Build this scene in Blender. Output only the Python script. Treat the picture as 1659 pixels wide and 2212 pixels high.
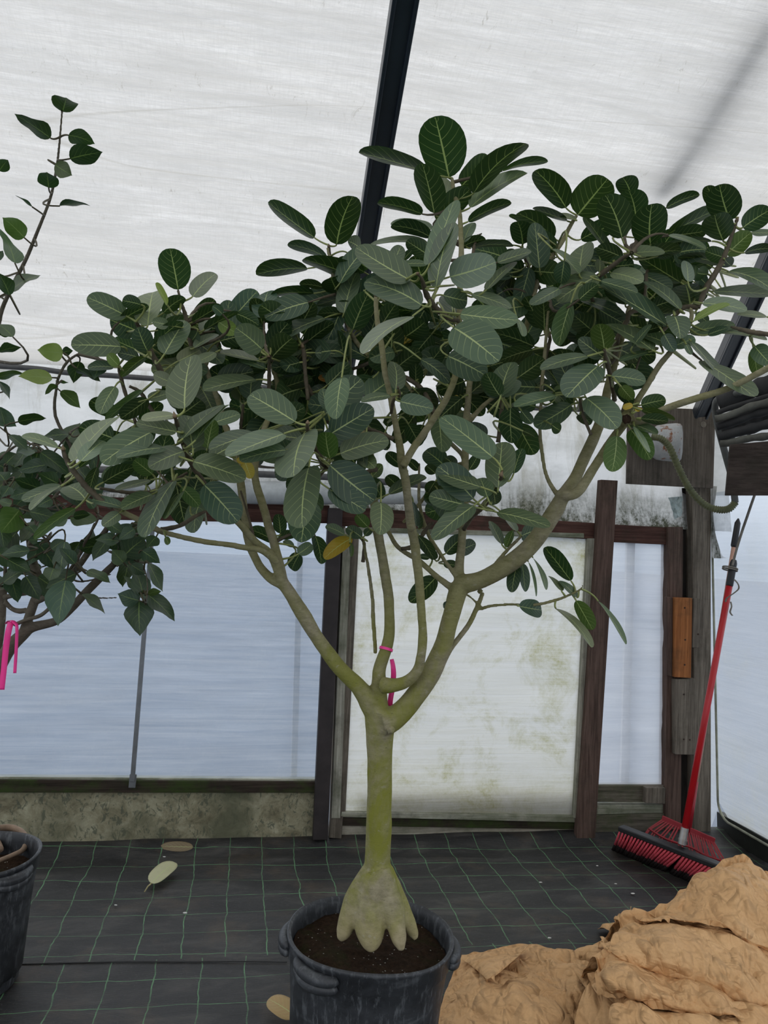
import bpy, bmesh, math, random
from mathutils import Vector, Matrix, noise

random.seed(7)
for o in list(bpy.data.objects):
    bpy.data.objects.remove(o)
scene = bpy.context.scene
COL = scene.collection

# ------------------------------------------------------------------ camera
FPX = 1660.0
CAM = Vector((0, 0, 1.55))
PITCH = math.radians(2.9)
ROLL = 0.045
Fv = Vector((0, math.cos(PITCH), math.sin(PITCH)))
U0 = Vector((0, -math.sin(PITCH), math.cos(PITCH)))
Xv = Vector((1, 0, 0))
Rv = Xv * math.cos(ROLL) + U0 * math.sin(ROLL)
Uv = U0 * math.cos(ROLL) - Xv * math.sin(ROLL)
cd = bpy.data.cameras.new('camera')
cam = bpy.data.objects.new('camera', cd)
COL.objects.link(cam)
cd.sensor_fit = 'HORIZONTAL'
cd.sensor_width = 36.0
cd.lens = 36.0 * FPX / 1659.0
cd.clip_start = 0.02
M3 = Matrix((Rv, Uv, -Fv)).transposed()
cam.matrix_world = Matrix.Translation(CAM) @ M3.to_4x4()
scene.camera = cam

# ------------------------------------------------------------------ sky (overcast)
w = bpy.data.worlds.new('overcast_sky')
scene.world = w
w.use_nodes = True
nt = w.node_tree
nt.nodes.clear()
wo = nt.nodes.new('ShaderNodeOutputWorld')
bg = nt.nodes.new('ShaderNodeBackground')
tc = nt.nodes.new('ShaderNodeTexCoord')
sx = nt.nodes.new('ShaderNodeSeparateXYZ')
cr = nt.nodes.new('ShaderNodeValToRGB')
cr.color_ramp.elements[0].position = 0.0
cr.color_ramp.elements[0].color = (0.34, 0.39, 0.46, 1)
cr.color_ramp.elements[1].position = 0.55
cr.color_ramp.elements[1].color = (1.0, 1.0, 1.0, 1)
e_ = cr.color_ramp.elements.new(0.13); e_.color = (0.84, 0.90, 0.98, 1)     # haze over the far fields
nt.links.new(tc.outputs['Generated'], sx.inputs[0])
nt.links.new(sx.outputs['Z'], cr.inputs[0])
nt.links.new(cr.outputs[0], bg.inputs[0])
bg.inputs[1].default_value = 1.5
nt.links.new(bg.outputs[0], wo.inputs[0])

scene.view_settings.view_transform = 'Standard'
scene.view_settings.look = 'None'
scene.view_settings.gamma = 1.0
scene.view_settings.use_curve_mapping = False
scene.view_settings.exposure = 0.08

# ------------------------------------------------------------------ pixel helpers
def ray(x, y):
    return Fv + Rv * ((x - 829.5) / FPX) - Uv * ((y - 1106.0) / FPX)
def at(x, y, Y):
    d = ray(x, y)
    return CAM + d * (Y / d.y)
def onz(x, y, z=0.0):
    d = ray(x, y)
    return CAM + d * ((z - CAM.z) / d.z)
_a = onz(100, 1838); _b = onz(1262, 1810)
EU = (_b - _a).normalized()                 # along the back wall, to the right
EV = Vector((EU.y, -EU.x, 0))               # out of the back wall, into the room
WO = _a.copy()
THETA = math.atan2(EU.y, EU.x)
def S(u, v, z):
    return WO + EU * u + EV * v + Vector((0, 0, z))
def onwall(x, y, off=0.0):
    d = ray(x, y)
    t = ((WO + EV * off) - CAM).dot(EV) / d.dot(EV)
    return CAM + d * t
def uz(x, y, off=0.0):
    p = onwall(x, y, off)
    return (p - WO).dot(EU), p.z
UR = (onz(1535, 1790) - WO).dot(EU)         # right corner
print('THETA', math.degrees(THETA), 'corner u', UR, 'wall y', _a.y, _b.y)

# ------------------------------------------------------------------ mesh helpers
def mesh_obj(name, verts, faces, mats, parent=None, smooth=False, mi=None, uvs=None, cols=None):
    me = bpy.data.meshes.new(name)
    me.from_pydata([tuple(v) for v in verts], [], faces)
    if not isinstance(mats, (list, tuple)): mats = [mats]
    for m in mats: me.materials.append(m)
    if mi: me.polygons.foreach_set('material_index', mi)
    if smooth: me.polygons.foreach_set('use_smooth', [True] * len(me.polygons))
    if uvs:
        l = me.uv_layers.new(name='UVMap')
        buf = []
        for lp in me.loops: buf.extend(uvs[lp.vertex_index])
        l.data.foreach_set('uv', buf)
    if cols:
        a = me.color_attributes.new('tint', 'FLOAT_COLOR', 'POINT')
        buf = []
        for c in cols: buf.extend((c[0], c[1], c[2], 1.0))
        a.data.foreach_set('color', buf)
    me.update()
    o = bpy.data.objects.new(name, me)
    COL.objects.link(o)
    if parent: o.parent = parent
    return o
class MB:
    def __init__(s): s.v = []; s.f = []; s.m = []
    def add(s, vs, fs, m=0):
        n = len(s.v); s.v.extend(vs)
        for f in fs: s.f.append([i + n for i in f]); s.m.append(m)
    def hexa(s, a, m=0):      # 8 corners, 0-3 one end, 4-7 other
        s.add(a, [(3,2,1,0),(4,5,6,7),(0,1,5,4),(1,2,6,5),(2,3,7,6),(3,0,4,7)], m)
    def bar(s, p, q, wx, wy, side, m=0):
        """box from p to q; side = direction of width wx; wy along the third axis"""
        a = (q - p).normalized(); sd = (side - a * side.dot(a)).normalized(); t = a.cross(sd)
        c = []
        for e in (p, q):
            for i, j in ((-1,-1),(1,-1),(1,1),(-1,1)): c.append(e + sd * (wx / 2 * i) + t * (wy / 2 * j))
        s.hexa(c, m)
    def tube(s, pts, rad, n=8, m=0, cap=True):
        k = len(pts)
        if isinstance(rad, (int, float)): rad = [rad] * k
        vs = []; prev = None
        for i, p in enumerate(pts):
            t = (pts[min(i + 1, k - 1)] - pts[max(i - 1, 0)])
            t = t.normalized() if t.length > 1e-9 else Vector((0, 0, 1))
            if prev is None:
                prev = t.orthogonal().normalized()
            else:
                prev = prev - t * prev.dot(t)
                prev = prev.normalized() if prev.length > 1e-6 else t.orthogonal().normalized()
            b = t.cross(prev)
            for j in range(n):
                a = 2 * math.pi * j / n
                vs.append(p + (prev * math.cos(a) + b * math.sin(a)) * rad[i])
        fs = []
        for i in range(k - 1):
            for j in range(n):
                fs.append((i * n + j, i * n + (j + 1) % n, (i + 1) * n + (j + 1) % n, (i + 1) * n + j))
        if cap:
            fs.append(tuple(range(n - 1, -1, -1))); fs.append(tuple((k - 1) * n + j for j in range(n)))
        s.add(vs, fs, m)
    def grid(s, P, m=0, closed=False):
        r = len(P); c = len(P[0]); vs = [p for row in P for p in row]
        fs = [(i * c + j, i * c + j + 1, (i + 1) * c + j + 1, (i + 1) * c + j) for i in range(r - 1) for j in range(c - 1)]
        s.add(vs, fs, m)
    def build(s, name, mats, parent=None, smooth=False):
        return mesh_obj(name, s.v, s.f, mats, parent, smooth, s.m)
def smooth_path(pts, sub=4):
    """pts: list of tuples (any dim) -> Catmull-Rom"""
    out = []; n = len(pts)
    for i in range(n - 1):
        p0 = pts[max(i - 1, 0)]; p1 = pts[i]; p2 = pts[i + 1]; p3 = pts[min(i + 2, n - 1)]
        for k in range(sub):
            t = k / sub
            out.append(tuple(0.5 * (2 * b + (c - a) * t + (2 * a - 5 * b + 4 * c - d) * t * t + (3 * b - a - 3 * c + d) * t ** 3)
                             for a, b, c, d in zip(p0, p1, p2, p3)))
    out.append(tuple(pts[-1]))
    return out
def empty(name, loc, label, cat, group=None):
    o = bpy.data.objects.new(name, None); COL.objects.link(o); o.location = loc
    o.empty_display_size = 0.1
    o['label'] = label; o['category'] = cat
    if group: o['group'] = group
    return o
def put(o, parent):     # parent a world-space mesh to an empty placed elsewhere
    o.parent = parent
    o.matrix_parent_inverse = Matrix.Translation(-parent.location)
    return o
def tag(o, label, cat, group=None):
    o['label'] = label; o['category'] = cat
    if group: o['group'] = group
    return o
def recenter(o):
    """move a world-space mesh's origin to its own base"""
    vs = [v.co for v in o.data.vertices]
    c = Vector((sum(v.x for v in vs) / len(vs), sum(v.y for v in vs) / len(vs), min(v.z for v in vs)))
    o.data.transform(Matrix.Translation(-c)); o.location = c
    return o
def struct(o):
    o['kind'] = 'structure'; return o
def bevel(o, wd=0.003, seg=2):
    b = o.modifiers.new('bevel', 'BEVEL'); b.width = wd; b.segments = seg; b.limit_method = 'ANGLE'
    return o

# ------------------------------------------------------------------ material helpers
class NT:
    def __init__(s, name):
        s.m = bpy.data.materials.new(name); s.m.use_nodes = True
        s.t = s.m.node_tree; s.t.nodes.clear()
        s.out = s.t.nodes.new('ShaderNodeOutputMaterial')
        s.geo = None
    def n(s, typ, **kw):
        x = s.t.nodes.new(typ)
        for k, v in kw.items():
            if k in x.inputs.keys() and not hasattr(x, k): x.inputs[k].default_value = v
            else:
                try: setattr(x, k, v)
                except Exception: x.inputs[k].default_value = v
        return x
    def l(s, a, b): s.t.links.new(a, b)
    def pos(s, scale=(1, 1, 1), rotz=0.0, world=True):
        g = s.n('ShaderNodeNewGeometry').outputs['Position'] if world else s.n('ShaderNodeTexCoord').outputs['Object']
        mp = s.n('ShaderNodeMapping'); s.l(g, mp.inputs['Vector'])
        mp.vector_type = 'POINT'
        if rotz:
            m2 = s.n('ShaderNodeMapping'); s.l(g, m2.inputs['Vector']); m2.inputs['Rotation'].default_value = (0, 0, rotz)
            s.l(m2.outputs[0], mp.inputs['Vector'])
        mp.inputs['Scale'].default_value = scale
        return mp.outputs[0]
    def noise(s, vec, scale, detail=4, rough=0.55, dist=0.0):
        x = s.n('ShaderNodeTexNoise'); s.l(vec, x.inputs['Vector'])
        x.inputs['Scale'].default_value = scale; x.inputs['Detail'].default_value = detail
        x.inputs['Roughness'].default_value = rough; x.inputs['Distortion'].default_value = dist
        return x.outputs[0]
    def ramp(s, fac, stops):
        x = s.n('ShaderNodeValToRGB'); s.l(fac, x.inputs[0])
        e = x.color_ramp.elements
        while len(e) < len(stops): e.new(0.5)
        for i, (p, c) in enumerate(stops):
            e[i].position = p
            if isinstance(c, (int, float)): c = (c, c, c)
            e[i].color = (c[0], c[1], c[2], 1)
        return x.outputs[0]
    def mix(s, fac, a, b, mode='MIX'):
        x = s.n('ShaderNodeMix'); x.data_type = 'RGBA'; x.blend_type = mode
        for k, v in ((0, fac), (6, a), (7, b)):
            sock = x.inputs[k]
            if hasattr(v, 'links'): s.l(v, sock)
            elif isinstance(v, (int, float)):
                sock.default_value = v if k == 0 else (v, v, v, 1)
            else: sock.default_value = (v[0], v[1], v[2], 1)
        return x.outputs[2]
    def math(s, op, a, b=0.0, c=None):
        x = s.n('ShaderNodeMath'); x.operation = op
        for i, v in enumerate((a, b) if c is None else (a, b, c)):
            if isinstance(v, (int, float)): x.inputs[i].default_value = v
            else: s.l(v, x.inputs[i])
        return x.outputs[0]
    def bump(s, h, strength=0.3, dist=0.01):
        x = s.n('ShaderNodeBump'); x.inputs['Strength'].default_value = strength; x.inputs['Distance'].default_value = dist
        s.l(h, x.inputs['Height']); return x.outputs[0]
    def pbr(s, color, rough=0.6, spec=0.5, metal=0.0, normal=None, sheen=0):
        x = s.n('ShaderNodeBsdfPrincipled')
        for k, v in (('Base Color', color), ('Roughness', rough), ('Specular IOR Level', spec), ('Metallic', metal)):
            if isinstance(v, (int, float)): x.inputs[k].default_value = v
            elif isinstance(v, tuple): x.inputs[k].default_value = (v[0], v[1], v[2], 1)
            else: s.l(v, x.inputs[k])
        if normal: s.l(normal, x.inputs['Normal'])
        return x.outputs[0]
    def mixsh(s, f, a, b):
        x = s.n('ShaderNodeMixShader')
        if isinstance(f, (int, float)): x.inputs[0].default_value = f
        else: s.l(f, x.inputs[0])
        s.l(a, x.inputs[1]); s.l(b, x.inputs[2]); return x.outputs[0]
    def done(s, sh): s.l(sh, s.out.inputs[0]); return s.m

def m_plain(name, col, rough=0.6, spec=0.4, metal=0.0, var=0.25, scale=30, bump=0.1, stretch=(1, 1, 1)):
    t = NT(name); p = t.pos(stretch)
    n1 = t.noise(p, scale, 5, 0.6)
    c = t.ramp(n1, [(0.25, tuple(x * (1 - var) for x in col)), (0.75, tuple(min(1, x * (1 + var)) for x in col))])
    return t.done(t.pbr(c, rough, spec, metal, t.bump(n1, bump, 0.004)))

def m_wood(name, c1, c2, vertical=True, rough=0.85, dirt=(0.03, 0.03, 0.02), dirt_amt=0.5, green=0.0):
    t = NT(name)
    sc = (1, 1, 0.05) if vertical else (0.05, 0.3, 1)
    p = t.pos(sc, -THETA)
    g = t.noise(p, 95, 5, 0.7, 0.6)
    g2 = t.noise(p, 22, 3, 0.5, 1.5)
    c = t.ramp(g, [(0.3, c1), (0.7, c2)])
    c = t.mix(t.ramp(g2, [(0.45, 0.0), (0.7, 0.55)]), c, tuple(x * 0.45 for x in c1))
    d = t.noise(t.pos(), 5, 6, 0.7)
    c = t.mix(t.ramp(d, [(0.5, 0.0), (0.72, dirt_amt)]), c, dirt)
    if green:
        d2 = t.noise(t.pos((1, 1, 1.3)), 3.1, 5, 0.7)
        c = t.mix(t.ramp(d2, [(0.45, 0.0), (0.62, green)]), c, (0.035, 0.06, 0.012))
    return t.done(t.pbr(c, rough, 0.2, 0, t.bump(g, 0.5, 0.003)))

def m_film(name, transp, tcol, dirt=0.3, dcol=(0.35, 0.36, 0.2), dscale=4.0, low=None, streak=0.4, lowz=(0.3, 0.8)):
    """translucent greenhouse film: part clear, part milky"""
    t = NT(name)
    p = t.pos((1, 1, 1))
    cl = t.noise(t.pos((1, 1, 3.0)), 1.3, 4, 0.5)
    scr = t.noise(t.pos((0.5, 0.5, 14.0), 0), 3.0, 6, 0.7, 0.4)
    fine = t.noise(p, 60, 5, 0.75)
    d = t.noise(p, dscale, 8, 0.72, 0.4)
    dm = t.ramp(d, [(0.47, 0.0), (0.66, dirt)])
    if low:
        z = t.n('ShaderNodeSeparateXYZ'); t.l(t.pos(), z.inputs[0])
        lz = t.n('ShaderNodeMapRange'); t.l(z.outputs[2], lz.inputs[0])
        lz.inputs[1].default_value = lowz[1]; lz.inputs[2].default_value = lowz[0]
        lz.inputs[3].default_value = 0.0; lz.inputs[4].default_value = low
        lowm = t.math('MULTIPLY', lz.outputs[0], t.ramp(d, [(0.38, 0.15), (0.6, 1.0)]))
        dm = t.math('MAXIMUM', dm, lowm)
    dm = t.math('MULTIPLY', dm, t.ramp(fine, [(0.35, 0.45), (0.6, 1.0)]))
    c = t.mix(dm, tcol, dcol)
    c = t.mix(t.ramp(scr, [(0.35, 0.0), (0.75, streak)]), c, (0.93, 0.95, 0.98))
    tr = t.n('ShaderNodeBsdfTranslucent'); t.l(c, tr.inputs[0])
    df = t.n('ShaderNodeBsdfDiffuse'); t.l(c, df.inputs[0])
    b = t.bump(t.mix(0.5, scr, cl), 0.35, 0.02); t.l(b, tr.inputs['Normal']); t.l(b, df.inputs['Normal'])
    gl = t.n('ShaderNodeBsdfGlossy'); gl.inputs['Roughness'].default_value = 0.25; t.l(b, gl.inputs['Normal'])
    milk = t.mixsh(0.22, tr.outputs[0], df.outputs[0])
    milk = t.mixsh(0.05, milk, gl.outputs[0])
    cle = t.n('ShaderNodeBsdfTransparent'); cle.inputs[0].default_value = (0.92, 0.95, 0.98, 1)
    f = t.math('MULTIPLY', t.math('SUBTRACT', 1.0, dm), transp)
    return t.done(t.mixsh(f, milk, cle.outputs[0]))

def m_roof():
    t = NT('woven_roof_cover')
    base = t.pos((1, 1, 1), -THETA)
    p = t.pos((0.35, 2.2, 2.2), -THETA)
    wr = t.noise(p, 3.2, 8, 0.68, 0.8)
    wr2 = t.noise(t.pos((0.2, 6, 6), -THETA), 7.0, 5, 0.75, 0.5)
    weave = t.noise(t.pos((0.25, 3, 3), -THETA), 55, 3, 0.7)
    weave2 = t.noise(t.pos((3, 0.3, 0.3), -THETA), 60, 3, 0.7)
    c = t.ramp(wr, [(0.3, (0.56, 0.56, 0.555)), (0.5, (0.70, 0.70, 0.70)), (0.68, (0.82, 0.82, 0.82))])
    c = t.mix(t.ramp(wr2, [(0.42, 0.0), (0.62, 0.5)]), c, (0.60, 0.59, 0.565))
    c = t.mix(t.ramp(weave, [(0.4, 0.0), (0.62, 0.5)]), c, (0.58, 0.58, 0.575))
    c = t.mix(t.ramp(weave2, [(0.45, 0.0), (0.62, 0.3)]), c, (0.58, 0.58, 0.57))
    # short dark creases
    sm = t.noise(t.pos((6, 2.2, 2.2), -THETA), 4.2, 4, 0.8, 2.2)
    rows = t.noise(t.pos((0.25, 3.5, 3.5), -THETA), 1.6, 3, 0.6)
    sc = t.math('MULTIPLY', t.ramp(sm, [(0.60, 0.0), (0.70, 1.0)]), t.ramp(rows, [(0.46, 0.0), (0.60, 0.7)]))
    c = t.mix(sc, c, (0.30, 0.285, 0.24))
    # thin long lines
    ln = t.noise(t.pos((0.12, 1.3, 1.3), -THETA + 0.12), 1.6, 1, 0.4, 0.1)
    li = t.math('ABSOLUTE', t.math('SUBTRACT', ln, 0.5))
    c = t.mix(t.ramp(li, [(0.0, 0.35), (0.0018, 0.0)]), c, (0.40, 0.385, 0.34))
    # more grime towards the right gable end
    sp = t.n('ShaderNodeSeparateXYZ'); t.l(base, sp.inputs[0])
    mr = t.n('ShaderNodeMapRange'); t.l(sp.outputs[0], mr.inputs[0])
    ux = (Matrix.Rotation(-THETA, 3, 'Z') @ S(UR, 0, 0)).x
    mr.inputs[1].default_value = ux - 1.0; mr.inputs[2].default_value = ux + 0.1
    gr = t.noise(t.pos((0.8, 2, 2), -THETA), 2.2, 7, 0.7, 0.5)
    c = t.mix(t.math('MULTIPLY', mr.outputs[0], t.ramp(gr, [(0.42, 0.0), (0.66, 0.75)])), c, (0.50, 0.48, 0.38))
    tr = t.n('ShaderNodeBsdfTranslucent'); t.l(c, tr.inputs[0])
    df = t.n('ShaderNodeBsdfDiffuse'); t.l(c, df.inputs[0])
    b = t.bump(t.mix(0.5, wr, wr2), 0.5, 0.03); t.l(b, df.inputs['Normal']); t.l(b, tr.inputs['Normal'])
    return t.done(t.mixsh(0.3, tr.outputs[0], df.outputs[0]))

def m_tarp():
    """grimy white cover between header and eave"""
    t = NT('grimy_white_cover')
    p = t.pos((1, 1, 1), -THETA)
    n1 = t.noise(t.pos((0.5, 0.5, 2)), 3.0, 7, 0.65, 0.5)
    n2 = t.noise(t.pos((2.5, 2.5, 0.6)), 3.0, 7, 0.7, 0.8)
    n3 = t.noise(p, 38, 6, 0.8)
    c = t.ramp(n1, [(0.3, (0.62, 0.625, 0.60)), (0.6, (0.86, 0.865, 0.85))])
    c = t.mix(t.ramp(n2, [(0.52, 0.0), (0.7, 0.6)]), c, (0.36, 0.34, 0.25))
    z = t.n('ShaderNodeSeparateXYZ'); t.l(t.pos(), z.inputs[0])
    lz = t.n('ShaderNodeMapRange'); t.l(z.outputs[2], lz.inputs[0])
    lz.inputs[1].default_value = 2.02; lz.inputs[2].default_value = 1.76
    lz.inputs[3].default_value = -0.05; lz.inputs[4].default_value = 1.0
    a = t.math('MULTIPLY', lz.outputs[0], t.ramp(n2, [(0.3, 0.1), (0.6, 1.6)]))
    a = t.math('MULTIPLY', a, t.ramp(n3, [(0.3, 0.3), (0.62, 1.0)]))
    a = t.math('MINIMUM', t.math('MAXIMUM', a, 0.0), 0.95)
    c = t.mix(a, c, (0.045, 0.05, 0.025))
    tr = t.n('ShaderNodeBsdfTranslucent'); t.l(c, tr.inputs[0])
    df = t.n('ShaderNodeBsdfDiffuse'); t.l(c, df.inputs[0])
    b = t.bump(n2, 0.4, 0.03); t.l(b, df.inputs['Normal']); t.l(b, tr.inputs['Normal'])
    return t.done(t.mixsh(0.35, tr.outputs[0], df.outputs[0]))

def m_base():
    t = NT('weathered_base_board')
    n1 = t.noise(t.pos((1, 1, 1.2)), 9, 8, 0.75, 0.6)
    n2 = t.noise(t.pos((1.2, 1.2, 0.7)), 26, 5, 0.7, 1.2)
    n3 = t.noise(t.pos(), 2.0, 4, 0.6)
    c = t.ramp(n1, [(0.3, (0.10, 0.085, 0.05)), (0.5, (0.26, 0.24, 0.155)), (0.7, (0.42, 0.40, 0.28))])
    c = t.mix(t.ramp(n2, [(0.54, 0.0), (0.6, 0.8)]), c, (0.09, 0.10, 0.07))
    c = t.mix(t.ramp(n3, [(0.48, 0.0), (0.6, 0.8)]), c, (0.10, 0.105, 0.065))
    return t.done(t.pbr(c, 0.8, 0.25, 0, t.bump(n2, 0.3, 0.004)))

def m_fabric():
    """black woven ground cover with its woven-in green marker lines"""
    t = NT('woven_ground_cover')
    g = t.pos((1, 1, 1), -THETA)
    wob = t.noise(t.pos(), 3.5, 3, 0.6)
    sp = t.n('ShaderNodeSeparateXYZ'); t.l(g, sp.inputs[0])
    wv = t.math('MULTIPLY', t.math('SUBTRACT', wob, 0.5), 0.045)
    D = 0.162
    seam = t.math('MULTIPLY', t.math('LESS_THAN', sp.outputs[1], (Matrix.Rotation(-THETA, 3, 'Z') @ onz(150, 2083, 0)).y), 0.081)
    ysl = t.math('ADD', sp.outputs[1], t.math('MULTIPLY', sp.outputs[0], 0.043))
    xsh = t.math('ADD', sp.outputs[0], seam)
    def line(src, off, wd):
        a = t.math('ADD', src, wv)
        a = t.math('DIVIDE', t.math('ADD', a, off + 50 * D), D)
        fr = t.math('FRACT', a)
        dd = t.math('ABSOLUTE', t.math('SUBTRACT', fr, 0.5))
        return t.math('LESS_THAN', dd, wd)
    L = t.math('MAXIMUM', line(xsh, 0.065, 0.014), line(ysl, -0.049, 0.011))
    brk = t.noise(t.pos(), 9, 4, 0.7)
    L = t.math('MULTIPLY', L, t.ramp(brk, [(0.32, 0.25), (0.6, 0.95)]))
    n1 = t.noise(t.pos((0.5, 1.6, 1), -THETA), 5, 8, 0.7, 0.6)
    n2 = t.noise(t.pos((1, 6, 1), -THETA), 45, 3, 0.6)
    n3 = t.noise(t.pos(), 130, 2, 0.5)
    c = t.ramp(n1, [(0.3, (0.009, 0.009, 0.0095)), (0.52, (0.024, 0.0235, 0.0235)), (0.72, (0.068, 0.064, 0.058))])
    br = t.noise(t.pos(), 2.6, 6, 0.7)
    c = t.mix(t.ramp(br, [(0.52, 0.0), (0.72, 0.7)]), c, (0.085, 0.062, 0.042))
    c = t.mix(t.ramp(n3, [(0.62, 0.0), (0.7, 0.5)]), c, (0.07, 0.07, 0.068))
    c = t.mix(L, c, (0.11, 0.25, 0.12))
    wvt = t.n('ShaderNodeTexWave'); t.l(g, wvt.inputs['Vector']); wvt.inputs['Scale'].default_value = 55; wvt.bands_direction = 'Y'
    h = t.mix(0.5, n2, wvt.outputs[0])
    return t.done(t.pbr(c, 0.52, 0.45, 0, t.bump(t.mix(0.4, n1, h), 0.5, 0.006)))

def m_leaf(name, top, und, vein, transl=0.12, wob=1.0, nv=7.0, slope=0.5):
    t = NT(name)
    uv = t.n('ShaderNodeUVMap'); uv.uv_map = 'UVMap'
    sp = t.n('ShaderNodeSeparateXYZ'); t.l(uv.outputs[0], sp.inputs[0])
    u = sp.outputs[0]; v = t.math('ABSOLUTE', sp.outputs[1])
    tint = t.n('ShaderNodeAttribute'); tint.attribute_name = 'tint'
    geo = t.n('ShaderNodeNewGeometry')
    col = tint.outputs['Color']
    blotch = t.noise(t.pos(), 22, 5, 0.6)
    col = t.mix(t.ramp(blotch, [(0.35, 0.0), (0.7, 0.35)]), col, t.mix(1.0, col, (0.72, 0.78, 0.7), 'MULTIPLY'))
    mid = t.math('LESS_THAN', v, t.math('SUBTRACT', 0.055, t.math('MULTIPLY', u, 0.035)))
    s = t.math('SUBTRACT', u, t.math('MULTIPLY', t.math('POWER', v, 1.25), slope * 0.55))
    fr = t.math('FRACT', t.math('ADD', t.math('MULTIPLY', s, nv), t.math('MULTIPLY', t.math('SIGN', sp.outputs[1]), 0.2)))
    dv = t.math('ABSOLUTE', t.math('SUBTRACT', fr, 0.5))
    side = t.math('MULTIPLY', t.math('LESS_THAN', dv, 0.038), t.math('SUBTRACT', 0.62, t.math('MULTIPLY', v, 0.45)))
    vn = t.math('MAXIMUM', mid, side)
    vc = t.mix(0.72, col, vein)
    c = t.mix(vn, col, vc)
    hb = t.math('SUBTRACT', t.math('MULTIPLY', dv, 0.6), t.math('MULTIPLY', mid, 0.6))
    nb = t.bump(hb, 0.25, 0.002)
    p = t.pbr(c, 0.42, 0.42, 0, nb)
    tr = t.n('ShaderNodeBsdfTranslucent'); t.l(t.mix(1.0, c, (1.3, 1.9, 0.5), 'MULTIPLY'), tr.inputs[0])
    return t.done(t.mixsh(transl, p, tr.outputs[0]))

def m_bark(name, c1, c2, moss, moss_amt, zl=None):
    t = NT(name)
    n1 = t.noise(t.pos((1, 1, 2.2)), 28, 7, 0.7)
    n2 = t.noise(t.pos((1, 1, 0.6)), 7, 6, 0.65, 0.5)
    n3 = t.noise(t.pos((1, 1, 5)), 90, 3, 0.6)
    c = t.ramp(n1, [(0.3, c1), (0.7, c2)])
    mm = t.ramp(n2, [(0.36, 0.0), (0.56, moss_amt)])
    if zl:
        z = t.n('ShaderNodeSeparateXYZ'); t.l(t.pos(), z.inputs[0])
        mr = t.n('ShaderNodeMapRange'); t.l(z.outputs[2], mr.inputs[0])
        mr.inputs[1].default_value = zl[0]; mr.inputs[2].default_value = zl[1]
        mm = t.math('MULTIPLY', mm, mr.outputs[0])
        mr2 = t.n('ShaderNodeMapRange'); t.l(z.outputs[2], mr2.inputs[0])
        mr2.inputs[1].default_value = 1.5; mr2.inputs[2].default_value = 1.1
        mr2.inputs[3].default_value = 0.35; mr2.inputs[4].default_value = 1.0
        mm = t.math('MULTIPLY', mm, mr2.outputs[0])
    c = t.mix(mm, c, moss)
    c = t.mix(t.ramp(n3, [(0.62, 0.0), (0.7, 0.5)]), c, tuple(x * 0.35 for x in c1))
    if zl:
        mr3 = t.n('ShaderNodeMapRange'); t.l(z.outputs[2], mr3.inputs[0])
        mr3.inputs[1].default_value = 0.56; mr3.inputs[2].default_value = 0.42; mr3.inputs[4].default_value = 0.75
        c = t.mix(t.math('MULTIPLY', mr3.outputs[0], t.ramp(n1, [(0.3, 0.5), (0.7, 1.0)])), c, (0.40, 0.31, 0.17))
    n4 = t.noise(t.pos((1, 1, 1.4)), 45, 2, 0.5)
    c = t.mix(t.ramp(n4, [(0.66, 0.0), (0.72, 0.35)]), c, (0.36, 0.34, 0.26))
    return t.done(t.pbr(c, 0.8, 0.25, 0, t.bump(t.mix(0.5, n1, n3), 0.45, 0.004)))

def m_soil():
    t = NT('potting_soil')
    n1 = t.noise(t.pos(), 60, 8, 0.8)
    v = t.n('ShaderNodeTexVoronoi'); t.l(t.pos(), v.inputs['Vector']); v.inputs['Scale'].default_value = 150
    c = t.ramp(n1, [(0.3, (0.012, 0.008, 0.005)), (0.6, (0.06, 0.035, 0.02)), (0.8, (0.12, 0.08, 0.05))])
    rnd = t.n('ShaderNodeSeparateXYZ'); t.l(v.outputs['Color'], rnd.inputs[0])
    pl = t.math('MULTIPLY', t.math('GREATER_THAN', rnd.outputs[0], 0.95), t.math('LESS_THAN', v.outputs['Distance'], 0.3))
    c = t.mix(pl, c, (0.5, 0.48, 0.42))
    g = t.noise(t.pos(), 8, 4, 0.6)
    c = t.mix(t.ramp(g, [(0.55, 0.0), (0.7, 0.5)]), c, (0.03, 0.05, 0.012))
    return t.done(t.pbr(c, 0.95, 0.1, 0, t.bump(n1, 1.0, 0.012)))

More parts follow.
